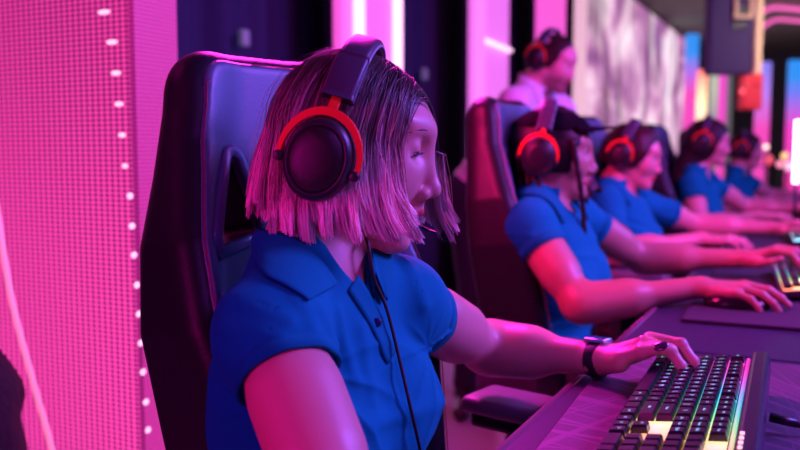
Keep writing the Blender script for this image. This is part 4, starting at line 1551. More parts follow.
NUMS = [(-0.058, [('0', 2), ('.', 1), ('Ent', 1)]), (-0.039, [('1', 1), ('2', 1), ('3', 1)]), (-0.020, [('4', 1), ('5', 1), ('6', 1), ('+', 1)]),
        (-0.001, [('7', 1), ('8', 1), ('9', 1)]), (0.018, [('Num', 1), ('/', 1), ('*', 1), ('-', 1)])]
def key_verts(bm, x, y, w, z=0.0205, h=0.0085):
    bx, by = 0.0089, w * U_ / 2 - 0.0006
    tx, ty = 0.0066, w * U_ / 2 - 0.0030
    vs = [bm.verts.new((x + i, y + j, z)) for i, j in ((-bx, -by), (bx, -by), (bx, by), (-bx, by))]
    ms = [bm.verts.new((x + i * .86 + .0004, y + j * .93, z + h * .72)) for i, j in ((-bx, -by), (bx, -by), (bx, by), (-bx, by))]
    ts = [bm.verts.new((x + i + .0006, y + j, z + h)) for i, j in ((-tx, -ty), (tx, -ty), (tx, ty), (-tx, ty))]
    bm.faces.new(vs[::-1]); bm.faces.new(ts)
    for A, B_ in ((vs, ms), (ms, ts)):
        for k in range(4):
            l = (k + 1) % 4
            bm.faces.new((A[k], A[l], B_[l], B_[k]))
FONT = {}
def text_mesh(txt, size):
    if (txt, size) in FONT:
        return FONT[(txt, size)]
    cu = bpy.data.curves.new('legend', 'FONT'); cu.body = txt; cu.size = size; cu.extrude = 0.0001; cu.align_x = 'CENTER'; cu.align_y = 'CENTER'
    cu.resolution_u = 1
    ob = bpy.data.objects.new('t', cu); COL.objects.link(ob)
    dg = bpy.context.evaluated_depsgraph_get()
    me = bpy.data.meshes.new_from_object(ob.evaluated_get(dg))
    bpy.data.objects.remove(ob)
    me.materials.clear(); me.materials.append(M['legend'])
    FONT[(txt, size)] = me
    return me
def make_keyboard(detail, glow):
    root = thing('keyboard', '', 'keyboard')
    bm = bmesh.new()
    box(bm, (-0.004, 0, 0.010), (0.142, 0.442, 0.016), bev=0.004)
    case = bm_obj('case', bm, M['kb_case'], root)
    # tall rounded rear bar
    bm = bmesh.new()
    box(bm, (0.0655, 0, 0.0165), (0.022, 0.442, 0.029), bev=0.006, seg=3)
    bar = bm_obj('rear_bar', bm, M['kb_case'], root)
    box_obj('backlight', (-0.0105, 0, 0.0185), (0.113, 0.434, 0.0016), glow, case)
    box_obj('light_strip', (0.0505, 0, 0.0205), (0.004, 0.430, 0.005), M['kb_bar'], case, bev=0.0012)
    y0 = 22.5 * U_ / 2
    if detail:
        for x, row in ROWS:
            u = 0.0
            for lab, w in row:
                if lab is not None:
                    bm = bmesh.new()
                    key_verts(bm, 0, 0, w)
                    k = bm_obj('keycap', bm, M['key'], root)
                    k.location = (x, y0 - (u + w / 2) * U_, 0)
                    if lab.strip():
                        t = bpy.data.objects.new('legend', text_mesh(lab, 0.0080 if len(lab) == 1 else 0.0042))
                        COL.objects.link(t); t.parent = k
                        t.location = (0.0012, 0, 0.02905); t.rotation_euler = (0, 0, -pi / 2)
                u += w
    bm = bmesh.new()
    if not detail:
        for x, row in ROWS:
            u = 0.0
            for lab, w in row:
                if lab is not None:
                    key_verts(bm, x, y0 - (u + w / 2) * U_, w)
                u += w
    for x, row in NUMS:
        u = 18.5
        for lab, w in row:
            key_verts(bm, x, y0 - (u + w / 2) * U_, w)
            u += w
    k = bm_obj('keys', bm, M['key'], root)
    k['kind'] = 'stuff'
    for i in range(4):
        box_obj('media_button', (0.0605, -0.140 - 0.014 * i, 0.0315), (0.004, 0.006, 0.002), M['media_dot'], bar, bev=0.0006)
    for q in (-1, 1):
        box_obj('foot', (0.055, 0.18 * q, 0.0), (0.012, 0.03, 0.012), M['black'], root)
    return root
def put_keyboard(o, x, y, rz, label):
    o.location = (x, y, DZ + 0.0185)
    o.rotation_euler = Euler((0, R_(-6.5), R_(rz)), 'XYZ')
    o['label'] = label; o['group'] = 'backlit keyboards on the desks'
    return o
for i, (ya, yb, lab) in enumerate(((0.10, 1.395, 'desk under the printed mat and the keyboard with rainbow backlight'),
                                   (1.400, 2.595, 'desk in front of the braided woman, under a dark mat'),
                                   (2.600, 3.795, 'desk in front of the player next beyond the braided woman'),
                                   (3.800, 4.995, 'desk in front of the player with long dark hair'),
                                   (5.000, 6.195, 'desk in front of the last player in the row'))):
    t = thing('gaming_desk', lab, 'desk', (0, (ya + yb) / 2, 0), group='desks in one row')
    L_ = yb - ya
    tp = box_obj('desk_top', (0.085, 0, DZ - 0.015), (0.77, L_, 0.030), M['desk_top'], t, bev=0.004)
    pth = [(-0.301, -L_ / 2, DZ - 0.015), (-0.301, L_ / 2, DZ - 0.015)]
    sweep('edge_band', pth, rrect(0.014, 0.034, 0.006, 3), M['desk_edge'], tp, up=(0, 0, 1))
    for sx in (-0.22, 0.40):
        for sy in (-1, 1):
            box_obj('leg', (sx, sy * (L_ / 2 - 0.06), (DZ - 0.03) / 2), (0.05, 0.04, DZ - 0.03), M['metal_dark'], t, bev=0.004)
    box_obj('modesty_panel', (0.40, 0, 0.50), (0.016, L_ - 0.16, 0.40), M['desk_top'], t)
def mat_obj(name, x0, x1, y0, y1, m, label, rz=0, th=0.004):
    o = box_obj(name, (0, 0, 0), (x1 - x0, y1 - y0, th), m, bev=0.0012)
    o.location = ((x0 + x1) / 2, (y0 + y1) / 2, DZ + th / 2 + 0.0004); o.rotation_euler = (0, 0, R_(rz))
    return tag(o, label, 'desk mat')
mat_obj('desk_mat', -0.262, 0.36, 0.30, 1.365, M['mat_print'], 'large desk mat printed with fans of thin lines, beneath the rainbow keyboard', 3)
mat_obj('desk_mat', -0.246, 0.34, 1.640, 2.53, M['mat_dark'], 'plain dark desk mat with a raised edge before the braided woman', 2, 0.007)
mat_obj('desk_mat', -0.246, 0.34, 2.72, 3.70, M['mat_dark'], 'dark desk mat under the cyan keyboard of the third player', 0, 0.006)
mat_obj('desk_mat', -0.246, 0.34, 3.92, 4.90, M['mat_dark'], 'dark desk mat before the player with long dark hair', 0, 0.006)
mat_obj('desk_mat', -0.246, 0.34, 5.10, 6.10, M['mat_dark'], 'dark desk mat before the last player in the row', 0, 0.006)
KB = make_keyboard(True, M['kb_glow'])
put_keyboard(KB, -0.122, 0.972, 2.0, 'large sharp keyboard with rainbow backlight under the woman\'s fingers')
KB2 = make_keyboard(False, M['kb_glow_far'])
put_keyboard(KB2, -0.020, 2.140, 5.0, 'rainbow keyboard under the left hand of the braided woman')
KB3 = make_keyboard(False, M['kb_glow_cyan'])
put_keyboard(KB3, -0.030, 3.22, 4, 'keyboard glowing cyan and white before the third player')
put_keyboard(copy_tree(KB2), -0.02, 4.42, 3, 'rainbow keyboard before the player with long dark hair')
put_keyboard(copy_tree(KB2), -0.02, 5.60, 3, 'rainbow keyboard before the last player in the row')
# cable of the first keyboard
kc = catmull([(-0.040, 1.020, DZ + 0.020), (-0.008, 1.018, DZ + 0.016), (0.06, 1.024, DZ + 0.010), (0.16, 1.035, DZ + 0.0085), (0.30, 1.04, DZ + 0.0085)], 8)
cb = tag(sweep('keyboard_cable', kc, circ(0.0034, 10), M['cable'], up=(0, 0, 1)), 'thick black cable leaving the back of the rainbow keyboard', 'cable')
sweep('plug', [(-0.046, 1.020, DZ + 0.021), (-0.018, 1.019, DZ + 0.018)], rrect(0.013, 0.009, 0.003, 2), M['black'], cb, up=(0, 0, 1))
# mice
def mouse_sdf(P):
    x, y, z = P[:, 0], P[:, 1], P[:, 2]
    d = s_ell(P, (-0.008, 0, 0.004), (0.056, 0.031, 0.029))
    d = smin(d, s_ell(P, (0.030, 0, 0.004), (0.034, 0.028, 0.019)), 0.02)
    return smax(d, 0.001 - z, 0.003)
def make_mouse():
    r = thing('computer_mouse', '', 'mouse')
    b = net_obj('body', mouse_sdf, (-0.08, -0.05, -0.01), (0.08, 0.05, 0.06), 0.003, M['black_gloss'], r)
    cyl_obj('scroll_wheel', (0.036, -0.004, 0.018), (0.036, 0.004, 0.018), 0.009, 0.009, M['cushion'], b, 18, 0.001)
    return r
MS = make_mouse()
def put_mouse(o, x, y, rz, label):
    o.location = (x, y, DZ + 0.0075); o.rotation_euler = (0, 0, R_(rz))
    o['label'] = label; o['group'] = 'mice on the desk mats'
put_mouse(MS, -0.150, 1.800, 5, 'dark glossy mouse under the right hand of the braided woman')
# ------------------------------------------------------------------ room shell and stage set
M['floor'] = mat('polished_floor', (0.50, 0.45, 0.50), 0.20, var=(3, 0.12))
M['wall_dark'] = mat('dark_wall', (0.035, 0.035, 0.06), 0.7)
M['ceil'] = mat('ceiling_plaster', (0.20, 0.23, 0.17), 0.8, var=(2, 0.25))
M['curtain'] = mat('navy_curtain', (0.030, 0.032, 0.075), 0.85)
struct(box_obj('floor', (1.5, 6.5, -0.05), (12.0, 20.0, 0.1), M['floor']))
struct(box_obj('ceiling', (1.5, 6.5, 2.85), (12.0, 20.0, 0.1), M['ceil']))
struct(box_obj('wall_left', (-4.55, 6.5, 1.4), (0.1, 20.0, 2.8), M['wall_dark']))
struct(box_obj('wall_right', (7.55, 6.5, 1.4), (0.1, 20.0, 2.8), M['wall_dark']))
struct(box_obj('wall_back', (1.5, 16.55, 1.4), (12.0, 0.1, 2.8), M['wall_dark']))
struct(box_obj('wall_front', (1.5, -3.55, 1.4), (12.0, 0.1, 2.8), M['wall_dark']))

def led_mat(name, pitch_a, pitch_z, axis, lo, hi, strength=1.0, grad=None):
    """diode mesh: rows of lit cells"""
    m = bpy.data.materials.new(name); m.use_nodes = True
    nt = m.node_tree; b = nt.nodes['Principled BSDF']
    b.inputs['Base Color'].default_value = (0.10, 0.02, 0.06, 1); b.inputs['Roughness'].default_value = 0.5
    tc = nt.nodes.new('ShaderNodeTexCoord'); sp = nt.nodes.new('ShaderNodeSeparateXYZ')
    nt.links.new(tc.outputs['Object'], sp.inputs[0])
    def wave(sock, pitch, ph=None):
        a = nt.nodes.new('ShaderNodeMath'); a.operation = 'MULTIPLY'; a.inputs[1].default_value = 2 * pi / pitch
        nt.links.new(sock, a.inputs[0])
        s_ = nt.nodes.new('ShaderNodeMath'); s_.operation = 'SINE'
        nt.links.new(a.outputs[0], s_.inputs[0])
        return s_.outputs[0]
    wa, wz = wave(sp.outputs[axis], pitch_a), wave(sp.outputs['Z'], pitch_z)
    pr = nt.nodes.new('ShaderNodeMath'); pr.operation = 'ADD'
    nt.links.new(wa, pr.inputs[0]); nt.links.new(wz, pr.inputs[1])
    mr = nt.nodes.new('ShaderNodeMapRange'); mr.inputs[1].default_value = -1.3; mr.inputs[2].default_value = 1.7
    nt.links.new(pr.outputs[0], mr.inputs[0])
    rp = nt.nodes.new('ShaderNodeValToRGB')
    rp.color_ramp.elements[0].color = (*lo, 1); rp.color_ramp.elements[1].color = (*hi, 1)
    nt.links.new(mr.outputs[0], rp.inputs[0])
    nt.links.new(rp.outputs[0], b.inputs['Emission Color'])
    b.inputs['Emission Strength'].default_value = strength
    if grad:   # glow behind the mesh painted as an emission ramp: (axis, from, to, low, high)
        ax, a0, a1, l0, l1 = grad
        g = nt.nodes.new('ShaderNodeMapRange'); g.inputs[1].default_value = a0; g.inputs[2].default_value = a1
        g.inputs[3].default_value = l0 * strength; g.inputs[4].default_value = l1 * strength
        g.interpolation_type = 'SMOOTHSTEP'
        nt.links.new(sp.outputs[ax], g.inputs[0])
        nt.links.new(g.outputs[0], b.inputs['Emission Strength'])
    return m
def emis(name, col, s_):
    return mat(name, (0.4, 0.4, 0.4), 0.5, emit=col, estr=s_)
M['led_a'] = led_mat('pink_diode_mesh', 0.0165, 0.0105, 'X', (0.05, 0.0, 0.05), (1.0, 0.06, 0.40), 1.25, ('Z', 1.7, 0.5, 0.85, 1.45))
M['led_b'] = led_mat('pink_diode_mesh_fine', 0.0085, 0.0085, 'Y', (0.12, 0.001, 0.09), (1.0, 0.06, 0.45), 1.2)
M['led_c'] = emis('pink_light_panel', (1.0, 0.10, 0.66), 1.0)
M['led_d'] = emis('lilac_light_panel', (0.85, 0.16, 0.80), 1.0)
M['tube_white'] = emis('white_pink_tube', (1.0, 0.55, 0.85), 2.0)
M['tube_pink'] = emis('pink_tube', (1.0, 0.12, 0.45), 2.0)
M['dot'] = emis('warm_lamp', (1.0, 0.55, 0.75), 1.5)
M['frame'] = mat('black_frame', (0.01, 0.01, 0.014), 0.5)
M['green_led'] = emis('green_led', (0.0, 0.35, 0.2), 0.12)

PX, PY = -1.283, 1.330
# big pillar of diode mesh behind the first chair
t = thing('led_pillar', 'large pink pillar of perforated light mesh with a column of lamps', 'LED pillar', (PX, PY, 0), group=None)
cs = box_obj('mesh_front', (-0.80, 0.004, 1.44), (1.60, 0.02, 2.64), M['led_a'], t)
box_obj('mesh_side', (0.004, 0.062, 1.44), (0.02, 0.128, 2.64), M['led_b'], t)
box_obj('core', (-0.80, 0.065, 1.38), (1.57, 0.118, 2.76), M['frame'], t)
box_obj('plinth', (-0.80, 0.065, 0.055), (1.64, 0.17, 0.11), M['frame'], t, bev=0.01)
dots = [(104, 12), (112, 42), (116, 73), (119, 104), (122, 135), (125, 166), (130, 196), (132, 226), (134, 255), (137, 285), (139, 314), (141, 343), (143, 372), (146, 402), (148, 430)]
for i, (px, py) in enumerate(dots):
    bm = bmesh.new()
    bmesh.ops.create_uvsphere(bm, u_segments=14, v_segments=10, radius=0.0055)
    if i < 6:
        p = pt(px, py, y=PY - 0.008)
        bmesh.ops.scale(bm, vec=(3.2 - 0.35 * i, 0.5, 0.9), verts=bm.verts[:])
    else:
        p = pt(px, py, x=PX + 0.014)
        bmesh.ops.scale(bm, vec=(0.5, 1.5, 1.2), verts=bm.verts[:])
    bmesh.ops.translate(bm, vec=p - Vector((PX, PY, 0)), verts=bm.verts[:])
    bm_obj('lamp', bm, M['dot'], t, True)

# added strip standing in for the soft glow along the pillar's edge
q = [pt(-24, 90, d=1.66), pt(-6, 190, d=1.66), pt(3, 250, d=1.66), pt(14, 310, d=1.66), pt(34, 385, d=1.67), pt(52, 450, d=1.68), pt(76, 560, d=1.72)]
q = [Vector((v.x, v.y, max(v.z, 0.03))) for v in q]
ob = sweep('light_tube', catmull(q, 6), circ(0.006, 10), emis('rose_glow_strip', (1.0, 0.22, 0.40), 0.95), up=(1, 0, 0))
tag(ob, 'thin curved rose strip added for the glow along the large pink pillar', 'light tube')

# slimmer light panels further back
def light_panel(y0, y1, m, label, tubes=(), streak=None, green=None, x=-2.0):
    t = thing('led_tower', label, 'light panel', (x, (y0 + y1) / 2, 0), group='light panels along the curtain')
    L_ = y1 - y0
    box_obj('panel', (0, 0, 1.37), (0.04, L_, 2.74), m, t)
    box_obj('backing', (-0.035, 0, 1.37), (0.03, L_ + 0.03, 2.76), M['frame'], t)
    for (yy, w, mm) in tubes:
        cyl_obj('tube', (0.035, yy, 0.05), (0.035, yy, 2.7), w, w, mm, t, 12)
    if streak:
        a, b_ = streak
        cyl_obj('painted_streak', a, b_, 0.014, 0.014, M['tube_white'], t, 12)  # reflection on the panel, painted as a glowing bar
    return t
light_panel(3.36, 3.98, M['led_c'], 'pink light panel rising directly behind the headset band', ((-0.17, 0.028, M['tube_white']), (0.225, 0.026, M['tube_white'])))
light_panel(4.98, 5.62, M['led_d'], 'lilac light panel crossed by one bright slanting painted reflection', ((-0.27, 0.035, M['tube_pink']),),
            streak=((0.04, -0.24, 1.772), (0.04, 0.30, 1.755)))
light_panel(6.33, 7.02, M['led_c'], 'narrow pink light panel above the standing man in headphones')
light_panel(7.42, 7.72, emis('pale_light_panel', (1.0, 0.55, 0.72), 0.85), 'thin pale light strip between the standing man and the big screen')
for (yy, zz, ) in ((3.02, 1.56), (4.86, 1.55)):
    o = box_obj('indicator_lamp', (0, 0, 0), (0.03, 0.05, 0.07), M['green_led'], bev=0.008)
    o.location = (-2.262, yy, zz)
    tag(o, 'small green lamp on the curtain left of the pink panel' if yy < 4 else 'small green lamp on the curtain left of the lilac panel', 'lamp')
# curtain behind the panels
V, F = [], []
ys = np.linspace(2.32, 9.0, 320)
for i, y in enumerate(ys):
    off = 0.035 * sin(y * 24) + 0.02 * sin(y * 41 + 1.3) + 0.015 * sin(y * 9)
    for z in (0.02, 0.9, 1.9, 2.79):
        V.append((-2.33 + off * (1.15 - 0.15 * z), y, z))
for i in range(len(ys) - 1):
    for j in range(3):
        a = i * 4 + j
        F.append((a, a + 4, a + 5, a + 1))
cu = link_mesh('curtain', V, F, M['curtain'])
sm = cu.modifiers.new('s', 'SOLIDIFY'); sm.thickness = 0.006
tag(cu, 'dark navy pleated curtain hanging behind the light panels', 'curtain')
# big blurred video screen
def screen_mat():
    m = bpy.data.materials.new('video_picture'); m.use_nodes = True
    nt = m.node_tree; b = nt.nodes['Principled BSDF']
    b.inputs['Base Color'].default_value = (0.03, 0.03, 0.03, 1)
    tc = nt.nodes.new('ShaderNodeTexCoord')
    def layer(sc, loc, stops, dist=0.0, det=3):
        mp = nt.nodes.new('ShaderNodeMapping'); mp.inputs['Scale'].default_value = sc; mp.inputs['Location'].default_value = loc
        nt.links.new(tc.outputs['Object'], mp.inputs[0])
        n = nt.nodes.new('ShaderNodeTexNoise'); n.inputs['Scale'].default_value = 1.0; n.inputs['Detail'].default_value = det
        n.inputs['Distortion'].default_value = dist
        nt.links.new(mp.outputs[0], n.inputs[0])
        rp = nt.nodes.new('ShaderNodeValToRGB')
        while len(rp.color_ramp.elements) < len(stops): rp.color_ramp.elements.new(0.5)
        for e, (p, c) in zip(rp.color_ramp.elements, stops):
            e.position = p; e.color = (*c, 1)
        nt.links.new(n.outputs['Fac'], rp.inputs[0])
        return rp.outputs[0]
    a = layer((1, 1.0, 1.2), (0, 3.1, 0.2), [(0.30, (0.20, 0.05, 0.24)), (0.41, (0.40, 0.14, 0.36)), (0.48, (0.65, 0.30, 0.55)), (0.55, (0.95, 0.62, 0.82)), (0.66, (1.0, 0.85, 0.95))], 0.8)
    c = layer((1, 2.2, 1.1), (0, 9.4, 5.2), [(0.55, (0, 0, 0)), (0.62, (0.05, 0.03, 0.28)), (0.70, (0.35, 0.02, 0.10)), (0.78, (0.5, 0.1, 0.1))], 0.6)
    k = layer((1, 2.6, 0.9), (0, 1.4, 7.2), [(0.50, (0, 0, 0)), (0.60, (1, 1, 1))], 0.4)
    mx = nt.nodes.new('ShaderNodeMix'); mx.data_type = 'RGBA'
    nt.links.new(k, mx.inputs['Factor']); nt.links.new(a, mx.inputs['A']); nt.links.new(c, mx.inputs['B'])
    mx.clamp_factor = True
    mm = nt.nodes.new('ShaderNodeMath'); mm.operation = 'MULTIPLY'; mm.inputs[1].default_value = 0.55
    rgb = nt.nodes.new('ShaderNodeRGBToBW'); nt.links.new(k, rgb.inputs[0]); nt.links.new(rgb.outputs[0], mm.inputs[0])
    nt.links.new(mm.outputs[0], mx.inputs['Factor'])
    nt.links.new(mx.outputs['Result'], b.inputs['Emission Color'])
    b.inputs['Emission Strength'].default_value = 1.15
    return m
t = thing('video_screen', 'huge video screen with a pale pink and purple picture', 'screen', (-2.0, 10.9, 0))
box_obj('picture', (0, 0, 1.55), (0.06, 6.1, 2.36), screen_mat(), t)
box_obj('bezel', (-0.05, 0, 1.55), (0.06, 6.2, 2.42), M['frame'], t)
box_obj('stand', (-0.05, 0, 0.19), (0.4, 6.1, 0.38), M['frame'], t)

# rumpled dark cloth low down in front of the pillar
def heap(P):
    d = s_cap(P, (-1.58, 1.00, 0.10), (-1.53, 1.00, 0.58), 0.25, 0.185)
    d = smin(d, s_cap(P, (-1.75, 1.00, 0.10), (-1.64, 1.00, 0.76), 0.22, 0.155), 0.08)
    d = d - 0.018 * noise3(P, 77, 22) - 0.010 * noise3(P, 78, 55)
    return np.maximum(d, 0.002 - P[:, 2])
M['dark_cloth'] = mat('dark_maroon_cloth', (0.030, 0.008, 0.012), 0.8, bump=(60, 0.8, 0.01))
o = net_obj('draped_cloth', heap, (-2.1, 0.6, -0.05), (-1.1, 1.4, 1.05), 0.012, M['dark_cloth'], None)
tag(o, 'dark maroon rumpled cloth heaped before the pink mesh pillar', 'cloth')

# far end of the hall
def grad_panel(name, x0, x1, ytop, ybot, d, stops, label, s_=1.0, cat='light panel', shape=None):
    a, b_ = pt(x0, ytop, d=d), pt(x1, ytop, d=d)
    c = pt(x0, ybot, d=d)
    w = (b_ - a).length; h = a.z - c.z
    m = bpy.data.materials.new('gradient_diodes'); m.use_nodes = True
    nt = m.node_tree; bs = nt.nodes['Principled BSDF']
    bs.inputs['Base Color'].default_value = (0.02, 0.02, 0.02, 1)
    tc = nt.nodes.new('ShaderNodeTexCoord'); sp = nt.nodes.new('ShaderNodeSeparateXYZ')
    nt.links.new(tc.outputs['Object'], sp.inputs[0])
    mr = nt.nodes.new('ShaderNodeMapRange'); mr.inputs[1].default_value = -h / 2; mr.inputs[2].default_value = h / 2
    nt.links.new(sp.outputs['Z'], mr.inputs[0])
    rp = nt.nodes.new('ShaderNodeValToRGB')
    while len(rp.color_ramp.elements) < len(stops): rp.color_ramp.elements.new(0.5)
    for e, (p, cc) in zip(rp.color_ramp.elements, stops):
        e.position = p; e.color = (*cc, 1)
    nt.links.new(mr.outputs[0], rp.inputs[0])
    nt.links.new(rp.outputs[0], bs.inputs['Emission Color'])
    bs.inputs['Emission Strength'].default_value = s_
    o = box_obj(name, (0, 0, 0), (w, 0.08, h), m, bev=min(0.02, w * 0.1))
    o.location = ((a.x + b_.x) / 2, (a.y + b_.y) / 2, (a.z + c.z) / 2)
    o.rotation_euler = (0, 0, R_(26.6))
    tag(o, label, cat)
    return o
BL, PK = (0.02, 0.30, 1.0), (1.0, 0.06, 0.55)
def floor_py(d):      # pixel row where the floor lies at that depth
    lo, hi = 150.0, 449.0
    for _ in range(40):
        md = (lo + hi) / 2
        if pt(600, md, d=d).z > 0.0: lo = md
        else: hi = md
    return lo
grad_panel('led_tower', 686, 699, 34, floor_py(11.5), 11.5, [(0.0, PK), (0.70, PK), (0.80, (0.5, 0.15, 0.9)), (0.90, BL)], 'tall panel fading blue to pink at the edge of the big screen', 1.0)
grad_panel('led_tower', 757, 771, 62, floor_py(10.5), 10.5, [(0.0, PK), (0.62, PK), (0.82, (0.55, 0.22, 1.0)), (0.96, (0.30, 0.22, 1.0))], 'violet and pink panel beyond the small red box', 1.0)
grad_panel('led_tower', 789, 812, 60, floor_py(11), 11, [(0.0, (1, .03, .3)), (0.60, (1.0, 0.04, 0.6)), (0.80, (0.2, 0.2, 1.0)), (0.9, BL)], 'wide panel fading blue to magenta at the far end beyond the dark doorway', 1.0)
grad_panel('light_tube', 698, 707, 70, floor_py(9.6), 9.6, [(0.0, (1, .05, .2)), (0.62, (1.0, 0.35, 0.45)), (0.80, (1.0, 0.80, 0.45)), (1.0, (1.0, 0.15, 0.15))], 'orange and white glowing tube beside the blue and pink panel', 1.7, 'light tube')
grad_panel('light_tube', 711, 718, 74, floor_py(10), 10, [(0.0, (.3, .2, .3)), (0.72, (0.5, 0.35, 0.5)), (0.9, (0.65, 0.7, 0.55))], 'short greenish white tube under the hanging loudspeaker', 0.8, 'light tube')
grad_panel('light_tube', 719, 727, 70, floor_py(10), 10, [(0.0, (1, .05, .5)), (1.0, (1.0, 0.05, 0.70))], 'magenta tube under the hanging loudspeaker', 1.0, 'light tube')
grad_panel('light_tube', 728, 732, 72, floor_py(9.8), 9.8, [(0.0, (.2, .18, .22)), (1.0, (0.35, 0.30, 0.40))], 'thin grey pole with a painted glow beside the magenta tube', 0.35, 'pole')  # no lamp: the pole's grey brightness is painted as emission
# hanging loudspeaker, timber post and red box
M['speaker'] = mat('purple_black_speaker', (0.035, 0.010, 0.11), 0.7)
M['timber'] = mat('pale_timber', (0.85, 0.62, 0.42), 0.6, var=(14, 0.2))
M['red_box'] = mat('red_paint', (0.85, 0.015, 0.03), 0.4)
c0, c1 = pt(709, 74, d=6.4), pt(752, 74, d=6.4)
ctr = (c0 + c1) / 2
t = thing('hanging_loudspeaker', 'dark purple loudspeaker cabinet hanging from the ceiling beside a timber post', 'loudspeaker', (ctr.x, ctr.y, c0.z), (0, 0, R_(26.6)))
w_ = (c1 - c0).length; h_ = 2.45 - c0.z
box_obj('cabinet', (0, 0.07, h_ / 2), (w_, 0.14, h_), M['speaker'], t, bev=0.012)
for zz in (0.36, 0.47):
    box_obj('port', (0.05, -0.012, zz), (0.10, 0.012, 0.055), M['frame'], t, bev=0.004)
for sx in (-0.1, 0.1):
    cyl_obj('hanger', (sx, 0.07, h_ - 0.02), (sx, 0.07, 2.81 - c0.z), 0.008, 0.008, M['metal_dark'], t, 10)
a, b_ = pt(733, 2, d=6.35), pt(748, 14, d=6.35)
V = [(0, 0, 0)]
fr_ = box_obj('bracket', (0.07, -0.03, h_ * 0.62), (0.12, 0.02, 0.16), M['timber'], t)
bo = fr_.modifiers.new('w', 'WIREFRAME'); bo.thickness = 0.028
p0 = pt(756, 96, d=6.6)
o = box_obj('timber_post', (0, 0, (p0.z + 2.797) / 2), (0.052, 0.05, 2.797 - p0.z), M['timber'], bev=0.003)
o.location = (p0.x, p0.y, 0.0); o.rotation_euler = (0, 0, R_(26.6))
tag(o, 'pale timber post hanging from the ceiling beside the dark purple loudspeaker', 'post')
p0 = pt(750, 92, d=6.50)
t = thing('red_box', 'small red box hung on the timber post', 'box', (p0.x, p0.y, p0.z), (0, 0, R_(26.6)))
box_obj('box_body', (0, 0, 0), (0.155, 0.10, 0.27), M['red_box'], t, bev=0.012)
box_obj('box_lid', (0.035, -0.055, 0.075), (0.07, 0.02, 0.07), M['red_box'], t, bev=0.006)
cyl_obj('lamp', (-0.09, -0.055, 0.0), (-0.06, -0.02, 0.0), 0.018, 0.02, emis('red_lamp', (1, 0.02, 0.03), 1.4), t, 14)
box_obj('hook', (0.045, 0.06, 0.06), (0.03, 0.10, 0.03), M['metal_dark'], t)
# ceiling neon
for k, (pts_, r_, lab) in enumerate((([(758, 14), (772, 8), (790, 3), (815, 2)], 0.028, 'thick pink neon tube under the ceiling nearer the loudspeaker'),
                                  ([(762, 27), (775, 20), (790, 20), (815, 23)], 0.022, 'lower wavy pink neon tube under the ceiling'))):
    q = [pt(x, y, d=9.5 + 0.2 * i) for i, (x, y) in enumerate(pts_)]
    q = [Vector((p.x, p.y, min(p.z, 2.72))) for p in q]
    ob = sweep('neon_tube', catmull(q, 6), circ(r_, 10), emis('neon_pink', (1.0, 0.08, 0.5), 1.1), up=(0, 0, 1))
    tag(ob, lab, 'neon tube')
    for pp in (q[0], q[2]):
        pass
# ducts and beams on the ceiling
for i, (yy, lab) in enumerate(((10.2, 'grey duct under the ceiling nearest the pink neon'), (12.4, 'grey duct under the ceiling further back'))):
    ob = cyl_obj('ceiling_duct', (0.5, yy, 2.66), (6.5, yy, 2.66), 0.12, 0.12, mat('duct_metal', (0.35, 0.36, 0.30), 0.5), None, 20)
    tag(ob, lab, 'duct')
    ob['group'] = 'ceiling ducts'
# low dark counters with small lamps at the far end
t = thing('far_counter', 'dark red counter with equipment at the far end of the row', 'counter', (1.6, 9.6, 0), (0, 0, R_(10)))
box_obj('counter_body', (0, 0, 0.45), (2.2, 0.7, 0.9), mat('counter_dark', (0.10, 0.02, 0.03), 0.5), t, bev=0.01)
box_obj('counter_top', (0, 0, 0.915), (2.3, 0.8, 0.03), mat('counter_top', (0.20, 0.02, 0.04), 0.3), t, bev=0.008)
for i, (px, py, r, c, s_, d) in enumerate(((785, 156, 0.036, (1.0, 0.55, 0.20), 1.6, 8.3), (788, 166, 0.045, (1.0, 0.45, 0.70), 1.8, 8.5), (780, 164, 0.035, (1.0, 0.25, 0.45), 1.5, 8.6), (768, 160, 0.05, (1.0, 0.02, 0.10), 1.0, 8.4), (766, 147, 0.022, (1.0, 0.7, 0.6), 2.4, 7.2))):  # last globe is no lamp, it paints a highlight on a headset mic
    p = pt(px, py, d=d)
    bm = bmesh.new(); bmesh.ops.create_icosphere(bm, subdivisions=2, radius=r)
    bmesh.ops.translate(bm, vec=p, verts=bm.verts[:])
    o = bm_obj('lamp_globe', bm, emis('lamp_globe', c, s_), None, True)
    tag(o, ['amber round lamp over the far counter', 'largest pale pink round lamp at the far counter', 'rosy round lamp beside the pale pink one',
            'deep red round lamp at the far counter', 'tiny bright lamp next to the last player\'s face'][i], 'lamp')
    st = cyl_obj('stem', (p.x, p.y, 0.0), p, 0.008, 0.008, M['frame'], o, 8)
# bright upright tube at the right edge, standing on the third desk
p = pt(797, 150, d=3.3)
t = thing('light_bar', 'bright white upright light bar standing on the desks beyond the keyboards', 'light bar', (p.x, p.y, DZ))
cyl_obj('tube', (0, 0, 0.19), (0, 0, 0.435), 0.012, 0.012, emis('white_bar', (0.9, 0.65, 1.0), 6.0), t, 16, 0.003)
cyl_obj('base', (0, 0, 0.0005), (0, 0, 0.012), 0.05, 0.045, M['black'], t, 24, 0.002)
cyl_obj('stem', (0, 0, 0.01), (0, 0, 0.20), 0.006, 0.006, M['black'], t, 12)
